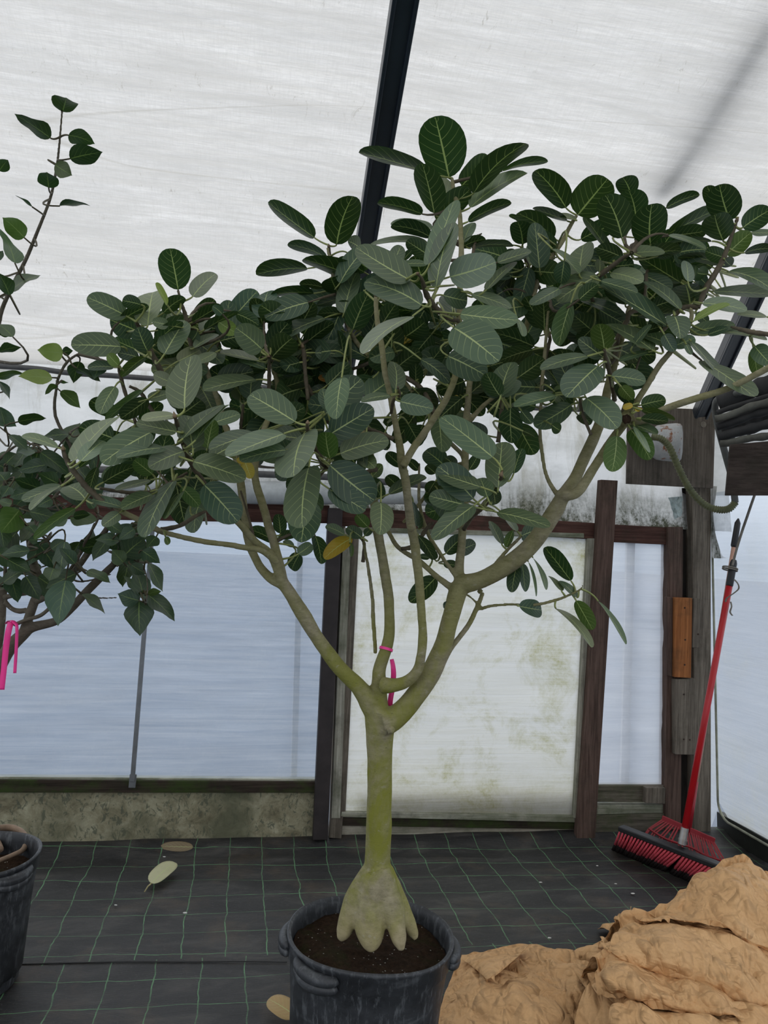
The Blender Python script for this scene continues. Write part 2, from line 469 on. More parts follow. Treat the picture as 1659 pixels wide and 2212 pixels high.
def m_paper():
    t = NT('kraft_paper')
    n1 = t.noise(t.pos(), 6, 6, 0.6)
    n2 = t.noise(t.pos((1, 1, 1)), 180, 3, 0.6)
    v = t.n('ShaderNodeTexVoronoi'); v.feature = 'DISTANCE_TO_EDGE'; v.inputs['Scale'].default_value = 17
    wp = t.n('ShaderNodeMix'); wp.data_type = 'VECTOR'
    d = t.n('ShaderNodeTexNoise'); t.l(t.pos(), d.inputs['Vector']); d.inputs['Scale'].default_value = 7; d.inputs['Detail'].default_value = 4
    t.l(t.pos(), wp.inputs[4]); t.l(d.outputs[1], wp.inputs[5]); wp.inputs[0].default_value = 0.35
    t.l(wp.outputs[1], v.inputs['Vector'])
    v2 = t.n('ShaderNodeTexVoronoi'); v2.inputs['Scale'].default_value = 6; t.l(wp.outputs[1], v2.inputs['Vector'])
    c = t.ramp(n1, [(0.3, (0.60, 0.345, 0.155)), (0.7, (0.72, 0.44, 0.215))])
    c = t.mix(t.ramp(n2, [(0.4, 0.0), (0.7, 0.15)]), c, (0.36, 0.2, 0.09))
    h = None
    for fs, w_, st in ((5, 1.0, (1, 1, 1)), (11, 0.6, (1.6, 0.8, 1)), (26, 0.18, (1, 1, 1))):
        nn = t.noise(t.pos(st), fs, 1, 0.4, 0.5)
        a = t.math('MULTIPLY', t.math('ABSOLUTE', t.math('SUBTRACT', nn, 0.5)), w_ * 6)
        h = a if h is None else t.math('ADD', h, a)
    nb = t.bump(h, 1.0, 0.018)
    return t.done(t.pbr(c, 0.7, 0.25, 0, nb))

def m_pot(name):
    t = NT(name)
    n1 = t.noise(t.pos((1, 1, 1.5)), 9, 7, 0.7, 0.5)
    n2 = t.noise(t.pos((1, 1, 0.25)), 60, 4, 0.7)
    c = t.ramp(n1, [(0.3, (0.014, 0.015, 0.017)), (0.55, (0.034, 0.037, 0.042)), (0.72, (0.10, 0.108, 0.115))])
    c = t.mix(t.ramp(n2, [(0.52, 0.0), (0.66, 0.6)]), c, (0.13, 0.14, 0.15))
    rg = t.ramp(n1, [(0.3, 0.38), (0.7, 0.6)])
    return t.done(t.pbr(c, rg, 0.45, 0, t.bump(n1, 0.15, 0.004)))
# ================================================================== STRUCTURE
M = {}
M['roof'] = m_roof(); M['tarp'] = m_tarp(); M['base'] = m_base(); M['fabric'] = m_fabric()
M['film_blue'] = m_film('clear_blue_film', 0.55, (0.34, 0.415, 0.52), 0.12, (0.6, 0.6, 0.5), streak=0.5)
M['film_door'] = m_film('algae_stained_film', 0.08, (0.72, 0.72, 0.66), 1.0, (0.36, 0.35, 0.13), 3.4, low=0.85, lowz=(0.12, 0.55))
M['film_side'] = m_film('hazy_side_film', 0.38, (0.66, 0.71, 0.78), 0.35, (0.5, 0.5, 0.38), 2.5, low=0.7, streak=0.35, lowz=(0.0, 1.1))
M['film_white'] = m_film('white_film', 0.30, (0.66, 0.70, 0.77), 0.18, (0.5, 0.5, 0.4), 3.0, streak=0.4)
M['redwood'] = m_wood('red_brown_timber', (0.045, 0.02, 0.015), (0.13, 0.065, 0.05), False, dirt_amt=0.75)
M['post'] = m_wood('brown_timber_post', (0.055, 0.033, 0.025), (0.15, 0.10, 0.08), True)
M['greywood'] = m_wood('grey_weathered_timber', (0.085, 0.07, 0.055), (0.23, 0.20, 0.16), True)
M['greyh'] = m_wood('grey_horizontal_timber', (0.06, 0.05, 0.04), (0.19, 0.165, 0.13), False, green=0.5)
M['sill'] = m_wood('mossy_sill_timber', (0.018, 0.013, 0.009), (0.06, 0.045, 0.033), False, green=0.9)
M['ply'] = m_wood('weathered_plywood', (0.075, 0.062, 0.05), (0.17, 0.145, 0.12), True, dirt_amt=0.7)
M['orange'] = m_wood('orange_timber', (0.22, 0.075, 0.022), (0.42, 0.17, 0.06), True, dirt_amt=0.5)
M['darkwood'] = m_wood('dark_timber', (0.014, 0.012, 0.010), (0.04, 0.034, 0.03), True)
M['pale_trim'] = m_wood('pale_dirty_trim', (0.22, 0.21, 0.16), (0.42, 0.41, 0.35), True, dirt_amt=0.6, green=0.3)
M['pale_trimh'] = m_wood('pale_dirty_rail', (0.20, 0.20, 0.14), (0.42, 0.42, 0.35), False, dirt_amt=0.7, green=0.5)
M['steel_dark'] = m_plain('dark_rusted_steel', (0.028, 0.022, 0.022), 0.6, 0.4, 0.0, 0.45, 12)
M['rafter'] = m_plain('dark_blue_steel', (0.018, 0.026, 0.036), 0.38, 0.5, 0.0, 0.2, 8, 0.02)
M['galv'] = m_plain('galvanised_steel', (0.20, 0.21, 0.22), 0.4, 0.5, 0.5, 0.2, 15, 0.02)
M['pipe'] = m_plain('dull_pipe', (0.10, 0.10, 0.10), 0.5, 0.4, 0.2, 0.3, 20)
M['nail'] = m_plain('rusty_nail', (0.03, 0.015, 0.01), 0.7, 0.3)

EAVE = 2.385; SLOPE = 0.45; HEAD = 1.765
def roof_z(v): return EAVE + SLOPE * v
def onroof(x, y, drop=0.0):
    # plane through S(0,0,EAVE-drop) with directions EU and EV+SLOPE*z
    n = EU.cross(EV + Vector((0, 0, SLOPE))).normalized()
    d = ray(x, y); t = (S(0, 0, EAVE - drop) - CAM).dot(n) / d.dot(n)
    return CAM + d * t
def wav(u, v, a, s=3.0, k=0.0):
    return a * noise.noise(Vector((u * s * 0.6, v * s, k)))

# floor: woven ground cover with soft wrinkles, lifting at the wall
U0_, U1_ = -2.4, UR + 0.02
nu_, nv_ = 90, 110
P = []
for j in range(nv_ + 1):
    v = -0.0 + 6.5 * (j / nv_) ** 1.3
    row = []
    for i in range(nu_ + 1):
        u = U0_ + (U1_ - U0_) * i / nu_
        z = 0.012 * noise.noise(Vector((u * 1.2, v * 7, 1))) * (1 if v > 0.1 else 0.4)
        z += 0.006 * noise.noise(Vector((u * 3, v * 14, 4)))
        z += 0.045 * math.exp(-(v / 0.10) ** 2)            # turned up at the wall
        row.append(S(u, v, min(z, 0.05)))
    P.append(row)
# floor z must stay near 0
b = MB(); b.grid(P); o = b.build('floor', M['fabric'], smooth=True); struct(o)
# seam of the overlapping second sheet of ground cover
sm = MB(); sa = onz(0, 2083, 0.0); sb = onz(620, 2079, 0.0)
sw = []
for i in range(60):
    p = sa.lerp(sb, i / 59); p = p + Vector((0, 0, 0.012 * noise.noise(Vector(((p - WO).dot(EU) * 1.2, (p - WO).dot(EV) * 7, 1))) + 0.006 * noise.noise(Vector(((p - WO).dot(EU) * 3, (p - WO).dot(EV) * 14, 4))) + 0.003))
    sw.append(p)
sm.tube(sw, 0.0022, 5); o = sm.build('floor_seam', m_plain('fabric_selvedge', (0.02, 0.02, 0.02), 0.6), smooth=True); struct(o)
# ground outside
g = MB()
gp = [S(-60, 5, -0.06), S(60, 5, -0.06), S(60, -120, -0.06), S(-60, -120, -0.06)]
g.add(gp, [(0, 1, 2, 3)])
M['outground'] = m_plain('outside_ground', (0.19, 0.22, 0.27), 0.9, 0.1, 0, 0.18, 1.2, 0.0)
o = g.build('ground_outside', M['outground']); struct(o)

def film_sheet(name, quad, mat, amp=0.008, off=0.0, nx=30, ny=30, s=4.0, seed=0.0, thick=0.0):
    """quad: 4 pixel corners tl,tr,br,bl on the back wall plane"""
    c = [onwall(x, y, off) for x, y in quad]
    P = []
    for j in range(ny + 1):
        row = []
        for i in range(nx + 1):
            a = c[0].lerp(c[1], i / nx); d_ = c[3].lerp(c[2], i / nx); p = a.lerp(d_, j / ny)
            e = min(i, nx - i, 6) / 6 * min(j, ny - j, 6) / 6
            p = p + EV * (amp * e * noise.noise(Vector((p.x * s * 0.5, p.z * s * 1.6, seed))))
            row.append(p)
        P.append(row)
    b = MB(); b.grid(P); o = b.build(name, mat, smooth=True); struct(o); return o

film_sheet('window_1', [(-420, 1070), (712, 1110), (690, 1700), (-420, 1700)], M['film_blue'], 0.012, 0.0)
film_sheet('window_2', [(1318, 1165), (1470, 1170), (1450, 1705), (1275, 1705)], M['film_white'], 0.02, 0.0, seed=3.0, s=7)
film_sheet('door_1', [(752, 1148), (1300, 1158), (1262, 1765), (722, 1762)], M['film_door'], 0.014, 0.012, seed=5.0)
# outer white battens seen blurred through the films
for i, (x0, y0, x1, y1, wd) in enumerate([(650, 1120, 634, 1700, 0.032), (1362, 1160, 1348, 1700, 0.05)]):
    b = MB(); b.bar(onwall(x0, y0, -0.06), onwall(x1, y1, -0.06), wd, 0.02, EU)
    o = b.build('trim_%d' % (20 + i), m_plain('white_batten_%d' % i, (0.8, 0.82, 0.85), 0.6)); struct(o)
# foundation board standing outside behind the door film
b = MB(); b.hexa([onwall(770, 1770, -0.10), onwall(1245, 1772, -0.10), onwall(1245, 1772, -0.06), onwall(770, 1770, -0.06), onwall(770, 1698, -0.10), onwall(1248, 1700, -0.10), onwall(1248, 1700, -0.06), onwall(770, 1698, -0.06)])
o = b.build('trim_40', M['greyh']); struct(o)

# wall_back: grimy cover between header and eave
uL, _ = uz(-420, 1200); uR_ = UR + 0.03
P = []
nx, nz = 160, 26
for j in range(nz + 1):
    z = HEAD - 0.01 + (EAVE - HEAD + 0.09) * j / nz
    row = []
    for i in range(nx + 1):
        u = uL + (uR_ - uL) * i / nx
        e = math.sin(math.pi * j / nz)
        vv = -0.03 * e + e * 0.03 * noise.noise(Vector((u * 2.5, z * 2.0, 2))) + e * 0.012 * noise.noise(Vector((u * 8, z * 5, 7)))
        row.append(S(u, vv, z))
    P.append(row)
b = MB(); b.grid(P); o = b.build('wall_back', M['tarp'], smooth=True); struct(o)
# base board below the sills, left and right of the door
def wall_box(pts_px, d0, d1, mat, name, bev=0.003):
    """prism over a pixel quad (tl,tr,br,bl) between wall offsets d0 (back) and d1 (front)"""
    fr = [onwall(x, y, d1) for x, y in pts_px]
    bk = [p + EV * (d0 - d1) for p in fr]
    m = MB(); m.hexa(bk + fr)
    o = m.build(name, mat)
    bm = bmesh.new(); bm.from_mesh(o.data); bmesh.ops.recalc_face_normals(bm, faces=bm.faces); bm.to_mesh(o.data); bm.free()
    if bev: bevel(o, bev)
    return o
struct(wall_box([(-420, 1700), (700, 1708), (690, 1845), (-420, 1890)], -0.02, 0.0, M['base'], 'baseboard_back_left'))
struct(wall_box([(735, 1780), (1262, 1788), (1255, 1850), (720, 1850)], -0.02, 0.0, m_wood('pale_base_board', (0.30, 0.27, 0.21), (0.5, 0.47, 0.39), False, dirt_amt=0.5, green=0.4), 'baseboard_back_right'))
# timbers
T = [
 # name quad d0 d1 mat
 ([(-420, 1048), (712, 1092), (711, 1130), (-420, 1112)], -0.03, 0.03, 'redwood'),            # header left
 ([(735, 1094), (1303, 1131), (1302, 1166), (736, 1136)], -0.03, 0.025, 'redwood'),           # header over the door
 ([(1328, 1133), (1475, 1141), (1475, 1178), (1326, 1171)], -0.03, 0.028, 'redwood'),          # header right
 ([(-420, 1682), (700, 1689), (700, 1713), (-420, 1712)], -0.03, 0.025, 'sill'),
 ([(-420, 1676), (696, 1684), (696, 1690), (-420, 1684)], -0.04, 0.012, 'pale_trimh'),
 ([(1290, 1697), (1440, 1697), (1438, 1733), (1287, 1733)], -0.03, 0.025, 'greyh'),
 ([(1292, 1739), (1438, 1738), (1436, 1756), (1290, 1760)], -0.03, 0.02, 'pale_trimh'),
 ([(1288, 1762), (1440, 1757), (1440, 1800), (1286, 1806)], -0.03, 0.03, 'greyh'),
 ([(1396, 1702), (1438, 1702), (1437, 1737), (1394, 1735)], 0.02, 0.06, 'greywood'),
 ([(752, 1138), (1262, 1152), (1262, 1162), (752, 1149)], 0.0, 0.03, 'pale_trimh'),           # door head strip
 ([(738, 1754), (1245, 1763), (1244, 1777), (735, 1765)], 0.0, 0.035, 'pale_trimh'),          # door foot strip
 ([(738, 1766), (1245, 1777), (1244, 1792), (735, 1784)], 0.0, 0.02, 'sill'),
 ([(757, 1150), (776, 1150), (746, 1765), (727, 1765)], 0.0, 0.03, 'greywood'),               # door left stile
 ([(742, 1140), (759, 1140), (735, 1768), (716, 1768)], 0.005, 0.05, 'pale_trim'),           # rolled strip
 ([(1271, 1163), (1291, 1163), (1261, 1768), (1240, 1768)], 0.0, 0.045, 'pale_trim'),         # right strip
 ([(736, 1130), (747, 1130), (722, 1812), (712, 1812)], -0.03, 0.02, 'greywood'),
 ([(716, 1760), (741, 1764), (738, 1812), (710, 1810)], -0.02, 0.04, 'greywood'),
 ([(1443, 1138), (1476, 1138), (1471, 1792), (1437, 1792)], -0.03, 0.045, 'post'),            # corner stud
 ([(1473, 1054), (1500, 1054), (1502, 1800), (1468, 1800)], -0.06, -0.02, 'darkwood'),
 ([(1496, 1050), (1536, 1050), (1536, 1800), (1500, 1800)], -0.04, 0.05, 'greywood'),
 ([(1298, 1036), (1335, 1038), (1286, 1812), (1246, 1812)], 0.03, 0.075, 'post'),             # door post in front
]
k = 1
for q, d0, d1, m in T:
    o = wall_box(q, d0, d1, M[m], 'trim_%d' % k); struct(o); k += 1
# main steel column by the door
b = MB()
p0 = onwall(724, 1098, 0.04); p1 = onwall(691, 1812, 0.04)
b.bar(p1, p0, 0.078, 0.05, EU)
o = b.build('trim_%d' % k, M['steel_dark']); bevel(o, 0.006); struct(o); k += 1
# slim galvanised prop at left
pr = MB(); a0 = onwall(334, 1085, 0.045); a1 = onwall(286, 1688, 0.045)
pr.bar(a1, a0, 0.022, 0.022, EU)
pr.bar(onwall(285, 1702, 0.036), onwall(288, 1672, 0.036), 0.034, 0.008, EU)
o = pr.build('steel_prop', M['galv']); bevel(o, 0.003)
recenter(o); tag(o, 'slim grey galvanised prop standing on the sill in front of the blue film', 'prop')

# eave pipe
pp = [at(x, y, (onwall(x, y, 0.06)).y) for x, y in ((-200, 775), (0, 791), (84, 797), (152, 806), (263, 813), (420, 825), (637, 842), (900, 860), (1130, 880), (1255, 885), (1420, 897), (1520, 903))]
b = MB(); b.tube([Vector(p) for p in smooth_path([tuple(p) for p in pp], 5)], 0.014, 10)
o = b.build('eave_pipe', M['pipe'], smooth=True); recenter(o); tag(o, 'thin grey pipe running along the eave where roof cover meets wall cover', 'pipe')

# roof slope
P = []
NR = 110; NC = 130
for j in range(NR + 1):
    v = 5.2 * j / NR
    row = []
    for i in range(NC + 1):
        u = -3.6 + (UR + 0.6 + 3.6) * i / NC
        z = roof_z(v) + 0.035 * noise.noise(Vector((u * 0.8, v * 2.4, 0.3))) + 0.008 * noise.noise(Vector((u * 2.0, v * 12, 5)))
        # the cover sags a little between the rafters
        row.append(S(u, v, z + 0.03))
    P.append(row)
b = MB(); b.grid(P); o = b.build('ceiling', M['roof'], smooth=True); struct(o)
# second slope behind the camera, falling again
P = []
for j in range(3):
    v = 5.2 + 4.0 * j / 2
    P.append([S(-3.6, v, roof_z(5.2) + 0.03 - SLOPE * (v - 5.2)), S(UR + 0.6, v, roof_z(5.2) + 0.03 - SLOPE * (v - 5.2))])
b = MB(); b.grid(P); o = b.build('ceiling_far', M['roof']); struct(o)

# rafters
def bar_between(name, p, q, wx, wy, side, mat, lip=0.0):
    b = MB(); b.bar(p, q, wx, wy, side)
    a = (q - p).normalized(); n = a.cross(side).normalized()
    if n.z > 0: n = -n
    if lip:
        for s_ in (-1, 1):
            b.bar(p + side * s_ * (wx / 2 - 0.006) + n * (wy / 2 + 0.006), q + side * s_ * (wx / 2 - 0.006) + n * (wy / 2 + 0.006), 0.014, 0.014, side)
    o = b.build(name, mat); bevel(o, 0.003); return o
q0 = onroof(738, 845, 0.06); q1 = onroof(873, 0, 0.06)
dirr = (q1 - q0).normalized()
o = bar_between('rafter', q0, q1 + dirr * 2.0, 0.078, 0.055, EU, M['rafter'], 0.01); recenter(o)
tag(o, 'dark steel rafter rising under the roof cover behind the tall tree', 'rafter', None)
q0 = onroof(1512, 893, 0.06); q1 = onroof(1667, 548, 0.06)
dirr = (q1 - q0).normalized()
o = bar_between('rafter', q0, q1 + dirr * 3.0, 0.075, 0.055, EU, M['rafter'], 0.01); recenter(o)
tag(o, 'dark steel rafter at the right gable end above the plywood board', 'rafter', None)
# outside rafter of the next bay, lying on top of the cover (its shade shows through)
n_ = EU.cross(EV + Vector((0, 0, SLOPE))).normalized(); n_ = n_ if n_.z > 0 else -n_
qs = [(1110, 1010, -1), (1440, 430, 0), (1560, 235, 0), (1680, 50, 0)]
b = MB(); r0 = onroof(1430, 440) + n_ * 0.10; r1 = onroof(1690, 40) + n_ * 0.10
b.bar(r0, r1, 0.07, 0.05, EU); o = b.build('outer_bar', M['galv']); recenter(o)
tag(o, 'bar lying on top of the roof cover, seen as a soft shadow at upper right', 'bar')

# right wall: film panel, gable cover, dark foot
RV = -EV  # towards the back wall
_ue, _ze = uz(1541, 1100)
RLEAN = (UR - _ue) / _ze          # the gable end leans in a little
def SR(v, z, off=0.0):  # right wall plane
    return S(UR - off - RLEAN * z, v, z)
P = []
for j in range(31):
    row = []
    for i in range(41):
        v = -0.09 + 3.7 * i / 40; zb = 0.10
        r = 0.10
        if v < r: zb = 0.10 + r - math.sqrt(max(0, r * r - (r - max(v, 0)) ** 2))
        if v < 0: zb = 0.0
        z = zb + (1.98 - zb) * j / 30
        row.append(SR(v, z, 0.02 * noise.noise(Vector((v * 1.5, z * 2, 9)))))
    P.append(row)
b = MB(); b.grid(P); o = b.build('window_3', M['film_side'], smooth=True); struct(o)
P = []
for j in range(21):
    row = []
    for i in range(41):
        v = -0.03 + 3.7 * i / 40
        top = roof_z(v) + 0.05
        z = 1.96 + (top - 1.96) * j / 20
        row.append(SR(v, z, 0.03 * noise.noise(Vector((v * 2.5, z * 3, 4)))))
    P.append(row)
b = MB(); b.grid(P); o = b.build('wall_right', M['tarp'], smooth=True); struct(o)
b = MB(); b.hexa([SR(-0.03, 0, 0.0), SR(3.8, 0, 0.0), SR(3.8, 0, -0.04), SR(-0.03, 0, -0.04), SR(-0.03, 0.12, 0.0), SR(3.8, 0.12, 0.0), SR(3.8, 0.12, -0.04), SR(-0.03, 0.12, -0.04)])
o = b.build('baseboard_right', m_plain('black_plastic_skirt', (0.015, 0.017, 0.014), 0.6, 0.4, 0, 0.4, 12, 0.4)); struct(o)
# pale edge frame of the side panel
b = MB()
pts = [SR(0.0, 1.9, 0.012), SR(0.0, 0.5, 0.012), SR(0.0, 0.22, 0.012)] + [SR(0.0 + 0.10 * (1 - math.cos(a)), 0.10 + 0.10 * (1 - math.sin(a)), 0.012) for a in [0.1, 0.4, 0.8, 1.2, 1.5]] + [SR(0.6, 0.10, 0.012), SR(3.6, 0.10, 0.012)]
b.tube(pts, 0.007, 8); o = b.build('trim_30', m_plain('mouldy_film_edge', (0.30, 0.31, 0.24), 0.7, 0.3, 0, 0.5, 9)); struct(o)
# left wall far out of sight but closing the bay
b = MB(); b.add([S(-3.5, 0, 0), S(-3.5, 6, 0), S(-3.5, 6, 2.5), S(-3.5, 0, 2.5)], [(0, 1, 2, 3)])
o = b.build('wall_left', M['film_white']); struct(o)

# rolled-up curtain under the eave, behind the leaves
b = MB()
cpts = [(-100, 1030, 16), (150, 1042, 18), (380, 1050, 20), (500, 1062, 24), (620, 1066, 25), (760, 1068, 22), (900, 1075, 17), (990, 1086, 14)]
sp_ = smooth_path([tuple(onwall(x, y, 0.05)) + (r / 1660 * 4.0,) for x, y, r in cpts], 8)
b.tube([Vector(p[:3]) + Vector((0, 0, 0.004 * noise.noise(Vector((p[0] * 6, 0, 0))))) for p in sp_], [p[3] for p in sp_], 14)
o = b.build('rolled_curtain', m_plain('grey_white_rolled_film', (0.46, 0.49, 0.50), 0.5, 0.4, 0, 0.35, 10, 0.2), smooth=True); recenter(o)
tag(o, 'roll of grey white film bundled along the wall just above the timber header', 'rolled film')
b = MB(); cp = [onwall(x, y, 0.04) for x, y in ((-100, 1000), (200, 1014), (460, 1020), (700, 1030), (960, 1052))]
b.tube(cp, 0.018, 10); o = b.build('curtain_pipe', M['pipe'], smooth=True); recenter(o)
tag(o, 'straight grey pipe right above the rolled up film', 'pipe')

# nailed blocks in the corner
def block(q, d0, d1, mat, label, nails=()):
    o = wall_box(q, d0, d1, M[mat], 'wood_block', 0.004)
    recenter(o); tag(o, label, 'wood block')
    for x, y in nails:
        c = onwall(x, y, d1); m = MB(); m.tube([c - EV * 0.004, c + EV * 0.002], 0.005, 8)
        n = m.build('nail_head', M['nail']); put(n, o)
    return o
block([(1441, 1289), (1454, 1290), (1453, 1462), (1441, 1459)], 0.045, 0.075, 'post', 'narrow dark brown board on the left of the orange board')
block([(1458, 1291), (1496, 1292), (1493, 1465), (1457, 1463)], 0.045, 0.095, 'orange', 'orange brown board nailed upright in the corner', ((1479, 1313), (1480, 1382), (1479, 1436)))
block([(1498, 1292), (1514, 1293), (1512, 1400), (1495, 1399)], 0.05, 0.09, 'greywood', 'short grey board on the right of the orange board', ((1508, 1370),))
block([(1458, 1467), (1503, 1466), (1501, 1631), (1459, 1630)], 0.045, 0.085, 'greywood', 'grey grained board nailed below the orange board', ((1477, 1500), (1477, 1597), (1490, 1598)))

# plywood board with fan housing, and hose
ply = wall_box([(1357, 878), (1546, 885), (1541, 1055), (1354, 1045)], 0.09, 0.105, M['ply'], 'plywood_board', 0.002)
recenter(ply); tag(ply, 'weathered plywood board fixed high in the right corner behind the branches', 'board')
c = onwall(1519, 917, 0.105); m = MB(); m.tube([c, c + EV * 0.003], 0.018, 20); n = m.build('knot', m_plain('wood_plug', (0.17, 0.15, 0.12), 0.8), smooth=False); put(n, ply)
# housing: round metal drum lying with its axis to the left
hc = onwall(1437, 956, 0.24)
h = empty('fan_motor', hc, 'round grey white metal motor housing with rust streaks on the plywood board', 'motor')
t = NT('rusty_white_enamel'); nn = t.noise(t.pos((1, 1, 0.6)), 22, 6, 0.7, 0.6)
cc = t.ramp(nn, [(0.3, (0.30, 0.31, 0.31)), (0.55, (0.42, 0.43, 0.43)), (0.62, (0.22, 0.09, 0.04))]); M['enamel'] = t.done(t.pbr(cc, 0.5, 0.4, 0, t.bump(nn, 0.2, 0.003)))
R = 0.105
DX = Vector((0.93, -0.37, 0)).normalized()
b = MB(); prof = [(-0.085, 0.0), (-0.085, R * 0.6), (-0.07, R * 0.72), (-0.045, R * 0.9), (0.0, R * 0.97), (0.055, R), (0.075, R * 0.97), (0.085, R * 0.86), (0.09, R * 0.5), (0.09, 0)]
def rev(prof, c, ax, n=36, squash=1.0):
    ax = ax.normalized(); s1 = ax.orthogonal().normalized(); s2 = ax.cross(s1)
    vs = []; fs = []
    for a, r in prof:
        for j in range(n):
            th = 2 * math.pi * j / n; vs.append(c + ax * a + (s1 * math.cos(th) + s2 * math.sin(th)) * r)
    for i in range(len(prof) - 1):
        for j in range(n): fs.append((i * n + j, i * n + (j + 1) % n, (i + 1) * n + (j + 1) % n, (i + 1) * n + j))
    return vs, fs
v_, f_ = rev(prof, hc, DX); b.add(v_, f_); o = b.build('housing', M['enamel'], smooth=True); put(o, h)
b = MB(); v_, f_ = rev([(-0.13, 0), (-0.13, 0.035), (-0.125, 0.045), (-0.09, 0.05), (-0.085, 0.06), (-0.08, 0)], hc, DX); b.add(v_, f_)
o = b.build('hub', m_plain('dark_grey_metal', (0.09, 0.09, 0.09), 0.5), smooth=True); put(o, h)
# ribbed hose
hp = [(1408, 944, 3.72), (1428, 948, 3.70), (1446, 966, 3.70), (1462, 1002, 3.72), (1480, 1040, 3.75), (1500, 1070, 3.78), (1525, 1092, 3.80), (1552, 1101, 3.80), (1575, 1099, 3.80), (1588, 1085, 3.80)]
sp_ = [Vector(p) for p in smooth_path([tuple(at(*p)) for p in hp], 16)]
b = MB(); b.tube(sp_, [0.0165 + (0.0025 if i % 3 == 0 else -0.0015) for i in range(len(sp_))], 12)
hose = b.build('ribbed_hose', m_plain('green_ribbed_conduit', (0.13, 0.14, 0.065), 0.5, 0.4, 0, 0.3, 25), smooth=True); recenter(hose)
tag(hose, 'green ribbed hose looping down from the motor housing and up again', 'hose')
hp = [(1588, 1086, 3.80), (1586, 1068, 3.80), (1580, 1030, 3.80), (1568, 985, 3.78), (1552, 925, 3.76), (1545, 885, 3.74), (1548, 866, 3.70), (1560, 860, 3.66), (1580, 855, 3.6), (1600, 846, 3.5)]
sp_ = [Vector(p) for p in smooth_path([tuple(at(*p)) for p in hp], 6)]
b = MB(); b.tube(sp_, 0.0165, 12); o = b.build('grey_conduit', m_plain('dusty_grey_conduit', (0.10, 0.105, 0.10), 0.6, 0.3, 0, 0.35, 18), smooth=True)
put(o, hose); o['label'] = 'grey smooth upper end'
# dark board and folded tarps overhead at right
def px_box(q, dd, mat, name, bev=0.003):
    """q: 4 (x,y,Y) corners; extruded away from the camera by vector dd"""
    fr = [at(*p) for p in q]; bk = [p + dd for p in fr]
    m = MB(); m.hexa(bk + fr); o = m.build(name, mat)
    bm = bmesh.new(); bm.from_mesh(o.data); bmesh.ops.recalc_face_normals(bm, faces=bm.faces); bm.to_mesh(o.data); bm.free()
    if bev: bevel(o, bev)
    return o
o = px_box([(1579, 960, 3.36), (1690, 950, 3.31), (1690, 1070, 3.31), (1569, 1070, 3.36)], Vector((0, 0.02, 0)), M['ply2'] if 'ply2' in M else m_wood('dark_plywood', (0.035, 0.026, 0.022), (0.08, 0.062, 0.052), False), 'hanging_board')
recenter(o); tag(o, 'dark brown board hanging at the right edge above the clear side film', 'board')
M['darktarp'] = m_plain('folded_grey_green_tarp', (0.10, 0.10, 0.085), 0.75, 0.3, 0, 0.5, 14, 0.4)
M['darktarp2'] = m_plain('folded_black_tarp', (0.035, 0.035, 0.035), 0.75, 0.3, 0, 0.4, 10, 0.4)
td = empty('folded_tarp', at(1620, 965, 3.6), 'dark folded tarpaulin layers stacked on the ledge at the right edge', 'tarpaulin')
layers = [((1545, 905), (1700, 855), 8, 3.50, 'darktarp'), ((1548, 923), (1700, 874), 9, 3.52, 'darktarp2'), ((1549, 893), (1700, 842), 6, 3.54, 'darktarp2'), ((1552, 945), (1700, 905), 11, 3.50, 'darktarp2'), ((1556, 958), (1700, 938), 8, 3.48, 'darktarp'), ((1552, 870), (1700, 815), 20, 3.62, 'darktarp2'), ((1560, 925), (1700, 880), 30, 3.66, 'darktarp2')]
for i, (a, c_, r, Y, mt) in enumerate(layers):
    pts = []
    for q in range(25):
        tt = q / 24
        x = a[0] + (c_[0] - a[0]) * tt; y = a[1] + (c_[1] - a[1]) * tt + 4 * noise.noise(Vector((tt * 3, i * 3.1, 0)))
        pts.append(at(x, y, Y - 0.15 * tt))
    b = MB(); b.tube(pts, [r / 1660 * 3.5 * (1 + 0.3 * noise.noise(Vector((q * 0.3, i, 2)))) for q in range(25)], 10)
    for j in range(len(b.v)):   # flatten folds into sheets
        pass
    o = b.build('fold', M[mt], smooth=True); put(o, td)

# clear plastic bag scrap caught behind the header
sc_ = MB(); c4 = [onwall(1443, 1075, -0.0), onwall(1474, 1072, 0.0), onwall(1474, 1112, 0.01), onwall(1458, 1122, 0.01)]
P = [[c4[0].lerp(c4[1], i / 6).lerp(c4[3].lerp(c4[2], i / 6), j / 6) + EV * 0.02 * noise.noise(Vector((i * 1.3, j * 1.7, 2))) for i in range(7)] for j in range(7)]
sc_.grid(P); o = sc_.build('plastic_scrap', m_plain('pale_aqua_plastic', (0.45, 0.53, 0.52), 0.3, 0.5), smooth=False); recenter(o)
tag(o, 'small crumpled pale plastic scrap on the header beside the dark corner stud', 'plastic scrap')

# ragged edge of the white cover hanging beside the corner post
P = []
ep = [(1536, 1050, 1549), (1536, 1075, 1546), (1536, 1110, 1541), (1537, 1150, 1545), (1538, 1180, 1553), (1538, 1200, 1560), (1540, 1206, 1572)]
for x0, y, x1 in smooth_path(ep, 3):
    P.append([onwall(x0 + (x1 - x0) * i / 5, y, 0.06 + 0.01 * math.sin(i * 2 + y * 0.1)) for i in range(6)])
b = MB(); b.grid(P); o = b.build('torn_cover_edge', M['tarp'], smooth=True); recenter(o)
tag(o, 'torn strip of stained white cover hanging beside the corner post', 'plastic strip')
